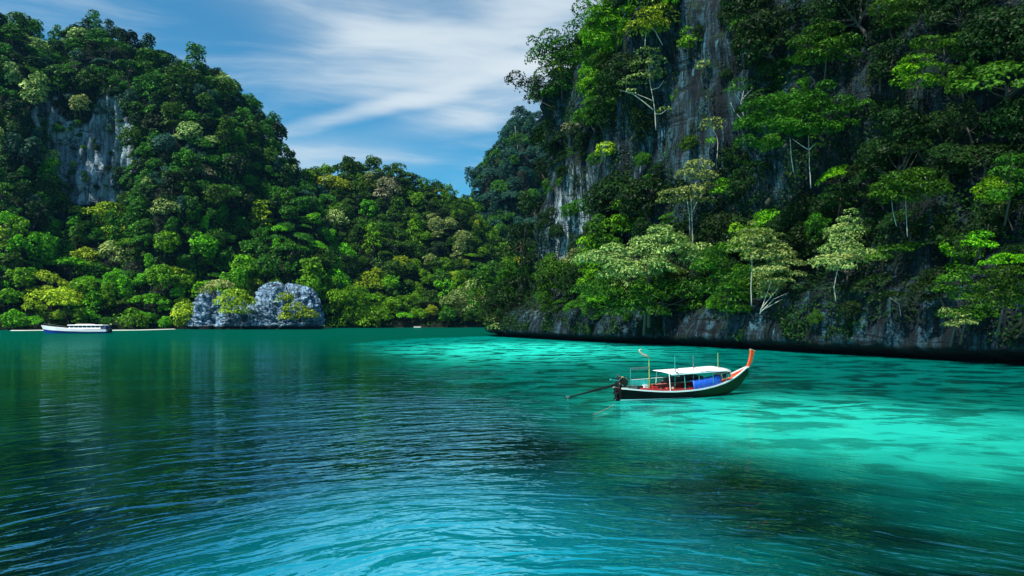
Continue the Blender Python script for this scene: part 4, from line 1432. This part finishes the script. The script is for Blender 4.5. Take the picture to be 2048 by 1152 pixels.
def hull_paint():
    m, t = new_mat('hull_paint')
    tcn = t.n('ShaderNodeTexCoord')
    s = t.sep(tcn.outputs['Object'])
    f = t.noise(t.mapping(tcn.outputs['Object'], (.7, .7, 5)), 1, 5, .6)
    edge = t.math('MULTIPLY_ADD', f, 1.6, s[0])
    c = t.mix(t.ramp(edge, 6.0, 8.6), (.004, .003, .003), (.008, .034, .008))
    c = t.mix(t.ramp(f, .62, .72, 0, .5), c, (.09, .035, .02))
    p = t.n('ShaderNodeBsdfPrincipled')
    t.l(c, p.inputs['Base Color']); p.inputs['Roughness'].default_value = .7; p.inputs['Specular IOR Level'].default_value = .15
    o = t.n('ShaderNodeOutputMaterial'); t.l(p.outputs[0], o.inputs[0])
    return m


M_HULL = hull_paint()


def longtail():
    LB = 11.9
    root = empty('longtail_boat', (7.25, 48.3, 0), 'long wooden boat with orange raised prow, white canopy and long propeller shaft', 'boat', rz=R(25))
    U = [0, .06, .15, .25, .35, .45, .55, .65, .74, .82, .89, .945, .985]
    sheer = [.88, .80, .68, .58, .53, .54, .60, .74, .94, 1.20, 1.52, 1.82, 2.02]
    beam = [.52, .64, .80, .92, .98, 1.0, .97, .88, .74, .56, .37, .19, .06]
    keel = [-.05, -.16, -.25, -.3, -.3, -.3, -.28, -.22, -.10, .08, .42, .92, 1.50]
    N = 49
    uu = np.linspace(0, U[-1], N)
    sh, bm_, kl = (np.interp(uu, U, a) for a in (sheer, beam, keel))
    k5 = np.ones(3) / 3
    sm = lambda a: np.convolve(np.pad(a, 1, mode='edge'), k5, 'valid')
    sh, bm_, kl = sm(sh), sm(bm_), sm(kl)

    def section(i, inset=0.0, up=0.0):
        b, s_, k = max(.02, bm_[i] - inset), sh[i] + up, kl[i] + inset * .8
        pts = []
        for t in (0, .18, .42, .7, 1.0):
            y = b * (t ** .55 if t else 0)
            z = k + (s_ - k) * (t ** 1.9)
            pts.append((y, z))
        return [(-y, z) for y, z in pts[::-1]] + [(y, z) for y, z in pts[1:]]

    def shell(inset, i0, i1, up=0.0, flip=False):
        vs, fs = [], []
        for i in range(i0, i1):
            for y, z in section(i, inset, up):
                vs.append((uu[i] * LB, y, z))
        n = 9
        for i in range(i1 - i0 - 1):
            for k in range(n - 1):
                q = (i * n + k, (i + 1) * n + k, (i + 1) * n + k + 1, i * n + k + 1)
                fs.append(q[::-1] if flip else q)
        return vs, fs, n
    mb = MB()
    v, f, n = shell(0, 0, N)
    f.append(tuple(range(n))[::-1])
    mb.add(v, f)
    mb.build('hull', M_HULL, root, smooth=True)
    mb = MB(); v, f, n = shell(.05, 0, 35, flip=True); f.append(tuple(range(n))); mb.add([(x + .04, y, z) for x, y, z in v], f)
    mb.build('inner_lining', M_RED, root, smooth=True)
    mb = MB(); v, f, n = shell(.05, 34, N, flip=True); mb.add(v, f)
    mb.build('bow_lining', M_ORANGE, root, smooth=True)
    # gunwale rail, one each side, and pale stripe at the stern waterline
    for sgn in (-1, 1):
        mb = MB()
        vs, fs = [], []
        for i in range(N):
            x = uu[i] * LB; y = sgn * bm_[i]; z = sh[i]
            for (dy, dz) in ((.045, .045), (.045, -.045), (-.06, -.045), (-.06, .045)):
                vs.append((x, y + sgn * dy, z + dz))
        for i in range(N - 1):
            for k in range(4):
                a = i * 4 + k; b = i * 4 + (k + 1) % 4
                fs.append((a, b, b + 4, a + 4) if sgn > 0 else (b, a, a + 4, b + 4))
        fs.append((0, 1, 2, 3)); fs.append(((N - 1) * 4 + 3, (N - 1) * 4 + 2, (N - 1) * 4 + 1, (N - 1) * 4))
        mb.add(vs, fs)
        mb.build('gunwale', M_WHITE, root)
    mb = MB(); vs, fs = [], []
    for sgn in (-1, 1):
        o_ = len(vs)
        for i in range(0, 25):
            b, s_, k = bm_[i], sh[i], kl[i]
            for zz in (.02, .10 * (1 - i / 30)+.02):
                t = ((zz - k) / (s_ - k)) ** (1 / 1.9)
                vs.append((uu[i] * LB, sgn * (b * t ** .55 + .022), zz))
        for i in range(24):
            a = o_ + i * 2
            fs.append((a, a + 2, a + 3, a + 1))
    mb.add(vs, fs); mb.build('waterline_stripe', M_WHITE, root)
    # raised prow
    mb = MB()
    P = [(LB * .955, 1.55), (LB * .985, 2.0), (LB * 1.003, 2.40), (LB * 1.015, 2.80), (LB * 1.024, 3.22)]
    wd = [.10, .12, .13, .15, .21]; th = [.07, .07, .07, .07, .08]
    vs, fs = [], []
    for (x, z), w_, t_ in zip(P, wd, th):
        for a, b in ((-1, -1), (1, -1), (1, 1), (-1, 1)):
            vs.append((x + a * w_ * .95, b * t_, z - a * w_ * .28))
    for i in range(len(P) - 1):
        for k in range(4):
            fs.append((i * 4 + k, i * 4 + (k + 1) % 4, (i + 1) * 4 + (k + 1) % 4, (i + 1) * 4 + k))
    fs.append((3, 2, 1, 0)); e = (len(P) - 1) * 4; fs.append((e, e + 1, e + 2, e + 3))
    mb.add(vs, fs)
    prow = mb.build('prow', M_ORANGE, root, bevel=.02)
    mb = MB(); mb.box((LB * 1.024, 0, 3.245), (.44, .18, .05), ry=.27); mb.tube([(LB * 1.01 + .12, 0, 2.3), (LB * 1.02 + .15, 0, 2.75), (LB * 1.03 + .19, 0, 3.2)], .025, 6)
    mb.build('prow_cap', M_CREAM, prow)
    # decks
    mb = MB(); vs, fs = [], []
    for i in range(2, 36):
        z = kl[i] + .36; k = kl[i]; t = ((z - k) / (sh[i] - k)) ** (1 / 1.9)
        y = bm_[i] * t ** .55 - .04
        vs += [(uu[i] * LB, -y, z), (uu[i] * LB, y, z)]
    for i in range(33):
        fs.append((i * 2, i * 2 + 2, i * 2 + 3, i * 2 + 1))
    mb.add(vs, fs); mb.build('floor_boards', M_WOOD, root)
    mb = MB(); vs, fs = [], []
    for i in range(35, N - 1):
        z = sh[i] - .16; y = bm_[i] * .96 - .03
        vs += [(uu[i] * LB, -y, z), (uu[i] * LB, 0, z + .05), (uu[i] * LB, y, z)]
    for i in range(N - 2 - 35):
        for k in (0, 1):
            a = i * 3 + k
            fs.append((a, a + 3, a + 4, a + 1))
    mb.add(vs, fs); mb.build('foredeck', M_ORANGE, root, smooth=True)
    # thwarts
    for x in (2.2, 3.2, 4.3, 5.4, 6.6):
        i = int(x / LB / uu[-1] * (N - 1)); mb = MB(); mb.box((x, 0, sh[i] - .12), (.24, 2 * bm_[i] * .93, .045)); mb.build('thwart', M_RED if x < 5 else M_CREAM, root, bevel=.01)
    # raised red side boards behind the canopy posts
    for sgn in (-1, 1):
        mb = MB(); vs, fs = [], []
        lo = range(6, 32)
        for i in lo:
            y = sgn * (bm_[i] - .16)
            z = sh[i] + (.17 if sgn < 0 else .34)
            vs += [(uu[i] * LB, y, sh[i] - .18), (uu[i] * LB, y, z), (uu[i] * LB, y - sgn * .05, z), (uu[i] * LB, y - sgn * .05, sh[i] - .18)]
        n_ = len(list(lo))
        for i in range(n_ - 1):
            for k in range(4):
                a = i * 4 + k; b = i * 4 + (k + 1) % 4
                fs.append((a, b, b + 4, a + 4))
        fs.append((0, 1, 2, 3)); fs.append(((n_ - 1) * 4 + 3, (n_ - 1) * 4 + 2, (n_ - 1) * 4 + 1, (n_ - 1) * 4))
        mb.add(vs, fs); mb.build('side_board', M_RED, root)
    mb = MB(); mb.box((4.6, .34, 1.02), (2.6, .5, .05), rz=.02, ry=-.05); mb.box((4.6, .62, .86), (2.6, .05, .30), rz=.02, ry=-.05); mb.build('bench', M_PINK, root, bevel=.01)
    # blue sheet lashed along the near side
    mb = MB(); vs, fs = [], []
    xs = np.linspace(5.8, 8.5, 17)
    for k, x in enumerate(xs):
        i = x / LB / uu[-1] * (N - 1)
        s_ = np.interp(i, range(N), sh); b = np.interp(i, range(N), bm_)
        sag = .05 * math.sin(k * 1.9)
        for y, z in ((-b + .02, s_ + .04), (-b + .10 + sag * .5, s_ + .33), (-b + .16, s_ + .62 + sag * .4), (-b + .62, s_ + .66 + sag * .3)):
            vs.append((x, y, z))
    for k in range(16):
        for j in range(3):
            a = k * 4 + j
            fs.append((a, a + 4, a + 5, a + 1))
    mb.add(vs, fs)
    o = mb.build('tarpaulin', M_BLUE, root, smooth=True); sm_ = o.modifiers.new('thick', 'SOLIDIFY'); sm_.thickness = .03
    # dark cushion pile under the canopy
    mb = MB(); mb.tube([(3.9, .35, 1.12), (4.4, .35, 1.22), (5.6, .38, 1.28), (6.9, .38, 1.34), (7.7, .34, 1.34)], [.10, .21, .25, .23, .05], 10)
    mb.build('cushion', M_BLACK, root, smooth=True)
    # low cabin box with a dark opening near the bow
    mb = MB(); mb.box((9.15, -.12, 1.48), (.95, .85, .46), ry=-.20); cb = mb.build('locker', M_CREAM, root, bevel=.02)
    mb = MB(); mb.box((9.12, -.555, 1.48), (.74, .03, .32), ry=-.20); mb.build('opening', M_BLACK, cb)
    mb = MB(); mb.box((9.25, -.58, 1.47), (.05, .03, .22), ry=-.2); mb.box((9.42, -.58, 1.52), (.05, .03, .18), ry=-.2); mb.build('bottle_rack', M_WHITE, cb)
    # canopy: taut white sheet on posts
    x0, x1 = 3.45, 8.75
    mb = MB(); vs, fs = [], []
    nx, ny = 13, 7
    for i in range(nx):
        a = i / (nx - 1)
        for j in range(ny):
            b = j / (ny - 1)
            y = -.80 + 1.50 * b
            z = 1.74 + .16 * a + .19 * b + .04 * math.sin(a * math.pi * 4) * (1 - b) + .04 * math.sin(b * math.pi)
            x = x0 + (x1 - x0) * a + (.5 * (1 - b) if a < .01 else .5 * (1 - b))
            vs.append((x, y, z))
    for i in range(nx - 1):
        for j in range(ny - 1):
            a = i * ny + j
            fs.append((a, a + ny, a + ny + 1, a + 1))
    mb.add(vs, fs)
    cn = mb.build('canopy', M_CANVAS, root, smooth=True); q = cn.modifiers.new('thick', 'SOLIDIFY'); q.thickness = .035
    mb = MB()
    for i in range(nx - 1):
        a = (i + .5) / (nx - 1)
    mb.box(((x0 + x1) / 2 + .5, -.81, 1.76), (x1 - x0, .012, .06), ry=-.027); mb.build('valance', M_CANVAS, cn)
    for x in (3.8, 5.1, 6.4, 7.7, 9.0):
        for sgn in (-1, 1):
            i = int(x / LB / uu[-1] * (N - 1))
            zt = 1.74 + .16 * (x - x0) / (x1 - x0) + (.20 if sgn > 0 else 0)
            mb = MB(); mb.tube([(x, sgn * (bm_[i] - .08), sh[i] - .1), (x + .03, sgn * .70, zt)], .026, 6); mb.build('canopy_post', M_TEALP if x > 4 else M_WHITE, root)
    for x, y, top, m_ in ((4.45, -.55, 3.02, M_TEALP), (6.25, -.35, 3.0, M_METAL), (8.65, -.2, 3.10, M_YELP)):
        mb = MB(); mb.tube([(x, y, .9), (x, y, top)], .028, 6); mb.build('tall_pole', m_, root)
    mb = MB(); mb.tube([(6.25, -.35, 2.15), (6.6, -1.0, 1.86)], .02, 5); mb.build('stay_rope', M_BLACK, root)
    mb = MB(); mb.tube([(4.45 + .14 * math.cos(a), -.75, 1.98 + .14 * math.sin(a)) for a in np.linspace(0, 5.6, 12)], .03, 5); mb.tube([(4.35, -.85, 1.6), (4.6, -.85, 1.55), (4.5, -.8, 1.8)], .03, 5); mb.build('rope_coil', M_METAL, root)
    # stern arch with carved finial and glass screen
    mb = MB(); mb.tube([(1.30, .35, .6), (1.30, .35, 2.15)], .03, 6); mb.build('stern_post', M_TEALP, root)
    mb = MB(); mb.tube([(2.72, .1, .6), (2.72, .1, 1.4), (2.70, .1, 2.95)], [.045, .045, .035], 8); sp = mb.build('stern_post', M_YELP, root)
    mb = MB(); mb.tube([(2.72, .1, 2.90), (2.45, .1, 3.02), (2.15, .1, 3.10), (1.92, .1, 3.32), (1.90, .1, 3.42), (2.06, .1, 3.50)], [.05, .08, .09, .07, .05, .02], 8); mb.build('finial', M_CREAM, sp, smooth=True)
    mb = MB(); mb.tube([(1.25, .35, 2.15), (2.72, .1, 2.20)], .035, 6); mb.box((2.0, .22, 2.10), (1.4, .04, .07), rz=-.17); mb.build('top_rail', M_METAL, root)
    mb = MB(); mb.tube([(1.30, .35, 1.35), (2.72, .1, 1.40)], .02, 6); mb.tube([(2.72, .1, 1.42), (4.3, .2, 1.45)], .02, 6); mb.build('cross_rail', M_WHITE, root)
    mb = MB(); mb.box((2.0, .22, 1.02), (1.3, .02, .62), rz=-.17); mb.build('screen', paint('teal_glass', (.04, .42, .38), .2), root)
    # loose gear on the stern deck
    gear = random.Random(4)
    for k, (x, y, z, sx, sy, sz, m_) in enumerate(((1.2, -.1, .85, .5, .4, .30, M_METAL), (1.7, -.25, .80, .3, .3, .34, M_BLACK), (2.3, .0, .86, .34, .3, .26, M_WHITE), (2.9, -.3, .74, .42, .26, .26, M_RED), (3.4, -.35, .72, .28, .22, .22, M_BLACK),
                                                   (3.9, -.4, .68, .34, .22, .2, M_RED), (4.4, -.42, .66, .2, .2, .26, M_CREAM), (4.9, -.42, .68, .34, .24, .2, M_RED), (5.4, -.4, .70, .26, .2, .24, M_BLACK), (5.85, -.42, .72, .3, .26, .24, M_METAL))):
        t_ = empty('crate' if sz < .3 else 'box', root.matrix_basis @ Vector((x, y, z - sz / 2)),
                   ('grey metal battery box nearest the engine', 'black box beside the engine', 'small white box below the finial post', 'red crate at the stern deck', 'small black box on the deck', 'red crate under the near canopy edge',
                    'small cream box on the deck between red crates', 'red crate nearest the middle of the boat', 'black box just behind the blue sheet', 'grey bundle box touching the blue sheet')[k], 'box', 'gear on the long-tailed boat deck', R(25) + gear.uniform(-.2, .2))
        mb = MB(); mb.box((0, 0, sz * .42), (sx, sy, sz * .84)); mb.build('body', m_, t_, bevel=.02)
        mb = MB(); mb.box((0, 0, sz * .92), (sx * 1.06, sy * 1.06, sz * .14)); mb.build('lid', m_, t_, bevel=.01)
    for k, (x, y) in enumerate(((3.15, -.66), (3.62, -.7), (4.15, -.74), (5.1, -.78))):
        t_ = mb = MB(); i = int(x / LB / uu[-1] * (N - 1)); mb.tube([(x, y, sh[i] - .1), (x, y, sh[i] + .20)], .035, 7); mb.build('gunwale_peg', M_CREAM, root)
    # engine and its long shaft
    eng = MB()
    eng.box((.25, 0, 1.12), (.66, .44, .40)); eng.box((.28, 0, 1.44), (.52, .38, .34)); eng.box((-.02, 0, 1.15), (.18, .26, .22)); eng.box((.5, .05, 1.34), (.16, .4, .18))
    en = eng.build('engine', M_DARKM, root, bevel=.03)
    mb = MB(); mb.tube([(.56, 0, 1.25), (.62, 0, 1.25)], .27, 16); mb.tube([(.62, 0, 1.25), (.65, 0, 1.25)], .10, 10); mb.build('flywheel', M_METAL, en)
    mb = MB(); mb.tube([(.42, -.2, 1.25), (.42, -.30, 1.25)], .24, 14); mb.tube([(.05, -.17, 1.22), (.05, -.25, 1.22)], .12, 10); mb.build('pulley', M_DARKM, en)
    for k in range(6):
        a = k * 1.05
        mb = MB(); mb.tube([(.3 + .22 * math.cos(a), -.18, 1.32 + .22 * math.sin(a)), (.3 + .36 * math.cos(a + .5), -.24, 1.32 + .30 * math.sin(a + .5)), (.3 + .30 * math.cos(a + 1.0), -.16, 1.32 + .32 * math.sin(a + 1.0))], .042, 6); mb.build('hose', M_BRASS if k % 2 else M_METAL, en)
    mb = MB(); mb.tube([(.2, .1, 1.5), (.2, .12, 1.70), (.05, .14, 1.74)], [.05, .06, .06], 8); mb.build('exhaust', M_METAL, en)
    mb = MB(); mb.tube([(.1, -.02, 1.35), (-.3, -.05, 1.42), (-.55, -.02, 1.46)], .04, 7); mb.ball((-.58, -.02, 1.46), .07, 8); mb.build('tiller', M_TEALP, en)
    mb = MB(); mb.tube([(.25, 0, .55), (.25, 0, 1.0)], .06, 8); mb.box((.12, 0, .78), (.3, .3, .07)); mb.build('mount', M_DARKM, en)
    mb = MB(); mb.tube([(-.05, 0, 1.14), (-1.2, 0, .93), (-2.6, 0, .65), (-3.85, 0, .42)], [.085, .06, .05, .045], 8)
    mb.tube([(-.3, 0, .98), (-1.9, 0, .72), (-3.5, 0, .45)], .02, 5)
    sf = mb.build('propeller_shaft', M_DARKM, root)
    mb = MB(); mb.tube([(-3.85, 0, .42), (-4.02, 0, .39)], [.07, .03], 8)
    for k in range(3):
        a = k * 2.094 + .4
        mb.box((-3.92, math.cos(a) * .11, .41 + math.sin(a) * .11), (.03, .09, .19), rx=a - math.pi / 2, rz=.3)
    mb.build('propeller', M_METAL, sf)
    # rudder block and little step on the transom
    mb = MB(); mb.box((-.12, 0, .50), (.22, .5, .10)); mb.box((-.10, .05, .15), (.18, .42, .10)); mb.box((-.10, 0, .34), (.06, .1, .5)); mb.build('transom_step', M_DARKM, root, bevel=.01)
    return root


longtail()
pts = [on_water(1227, 809), on_water(1219, 815), on_water(1209, 820), on_water(1198, 825), on_water(1186, 829)]
mb = MB(); o0 = Vector(pts[0]); mb.tube([tuple(p - o0 + Vector((0, 0, .012))) for p in pts], .014, 5)
rope = mb.build('mooring_rope', M_CREAM); rope.location = o0
tag(rope, 'thin pale rope trailing from the boat stern across the water', 'rope')


# ------------------------------------------------------------------ white motor boat by the far shore
def motor_boat():
    o = on_water(150, 666.5)
    root = empty('motor_boat', (o.x, o.y, 0), 'white and blue motor boat with long low cabin near the sandy shore', 'boat', rz=R(180 + 3))
    Lh = 26.0
    M_NAVY = paint('navy_paint', (.012, .045, .32), .3)
    M_WH = paint('boat_white', (.82, .84, .86), .3, vary=.05)
    M_GLASSD = paint('dark_window', (.012, .02, .03), .1)
    U = np.linspace(0, 1, 31)
    bm_ = np.interp(U, [0, .1, .5, .75, .9, 1], [2.5, 2.7, 2.8, 2.2, 1.1, .08])
    sh = np.interp(U, [0, .3, .6, .85, 1], [1.5, 1.5, 1.9, 2.6, 3.2])

    def band(zf0, zf1, b0, b1, mat, name, cap=None, parent=root):
        mb = MB(); vs, fs = [], []
        for i, u in enumerate(U):
            x = -Lh / 2 + Lh * u
            for sgn in (-1, 1):
                for zf, bf in ((zf0, b0), (zf1, b1)):
                    xx = x - (1 - zf) * 1.8 * max(0, u - .8) / .2
                    vs.append((xx, sgn * bm_[i] * bf, -.3 + (sh[i] + .3) * zf))
        for i in range(30):
            a = i * 4
            fs += [(a, a + 4, a + 5, a + 1), (a + 2, a + 3, a + 7, a + 6)]
            if cap: fs.append((a + 1, a + 5, a + 7, a + 3))
        fs.append((0, 1, 3, 2)); fs.append((120, 122, 123, 121))
        mb.add(vs, fs)
        return mb.build(name, mat, parent)
    h = band(0, .55, .72, .96, M_NAVY, 'hull')
    band(.55, 1, .965, 1.0, M_WH, 'topsides', True)
    mb = MB(); mb.box((-4.6, 0, 2.35), (12.5, 4.0, 1.5), taper=.93); cab = mb.build('cabin', M_WH, root, bevel=.15)
    for k in range(7):
        for sgn in (-1, 1):
            mb = MB(); mb.box((-9.6 + k * 1.65, sgn * 1.94, 2.62), (1.35, .14, .62)); mb.build('window', M_GLASSD, cab)
    mb = MB(); mb.box((1.55, 0, 2.45), (.2, 3.2, .9), ry=-.5); mb.build('windscreen', M_GLASSD, cab)
    mb = MB(); mb.box((-4.9, 0, 3.20), (13.8, 4.5, .28), taper=.96); rf = mb.build('roof', M_WH, root, bevel=.1)
    mb = MB(); mb.box((-3.8, 0, 3.48), (6.5, 3.2, .35), taper=.85); mb.build('roof_rack', paint('pinkish_cover', (.62, .50, .52), .6), rf)
    for k in range(9):
        x = 2.5 + k * 1.15
        mb = MB(); z = float(np.interp((x + Lh / 2) / Lh, U, sh)); b = float(np.interp((x + Lh / 2) / Lh, U, bm_))
        mb.tube([(x, b * .9, z), (x, b * .9, z + .9)], .035, 5); mb.build('railing_post', M_METAL, root)
    mb = MB(); mb.tube([(2.5 + k * 1.15, .9 * float(np.interp((2.5 + k * 1.15 + 13) / 26, U, bm_)), .9 + float(np.interp((2.5 + k * 1.15 + 13) / 26, U, sh))) for k in range(9)], .04, 5); mb.build('railing', M_METAL, root)
    mb = MB(); mb.tube([(2.2, .5, 3.8), (2.7, .5, 5.0)], .05, 5); mb.build('mast', M_METAL, root)
    for sgn in (-1, 1):
        mb = MB(); mb.box((-13.3, sgn * .9, 1.2), (.7, .6, 1.4), taper=.8); mb.box((-13.4, sgn * .9, .1), (.3, .25, 1.2)); mb.build('outboard_motor', M_BLACK, root, bevel=.08)
    mb = MB(); mb.box((-11.9, 0, 2.3), (1.6, 3.8, 1.5)); mb.build('aft_curtain', paint('navy_cloth', (.02, .05, .12), .7), root, bevel=.1)
    mb = MB(); mb.tube([(-12.6, .2, 1.6), (-13.4, .2, 4.1)], .05, 5); fp = mb.build('flag_pole', M_METAL, root)
    mb = MB(); mb.add([(-13.4, .2, 4.0), (-14.2, .3, 3.8), (-14.1, .3, 3.2), (-13.2, .2, 3.4)], [(0, 1, 2, 3)]); mb.build('flag', M_YELP, fp)


motor_boat()

# small white float under the middle hill
fl = on_water(835, 655.5)
rt = empty('pontoon', (fl.x, fl.y, 0), 'tiny white floating platform at the dark shoreline below the middle hill', 'pontoon')
mb = MB(); mb.box((0, 0, .45), (4.6, 2.2, .7)); mb.build('float', M_WHITE, rt, bevel=.1)
mb = MB(); mb.box((0, 0, .9), (4.9, 2.4, .14)); mb.build('deck', M_CREAM, rt)

# ------------------------------------------------------------------ air
m, t = new_mat('haze_air')
pv = t.n('ShaderNodeVolumePrincipled')
pv.inputs['Color'].default_value = (.18, .55, 1.0, 1)
pv.inputs['Density'].default_value = .00003
pv.inputs['Anisotropy'].default_value = .1
o = t.n('ShaderNodeOutputMaterial'); t.l(pv.outputs[0], o.inputs['Volume'])
mb = MB(); mb.box((0, 315, 142), (1760, 1290, 296))
hz = mb.build('haze', m)
tag(hz, 'thin bluish sea air between the camera and the far hills', None, None, 'stuff')
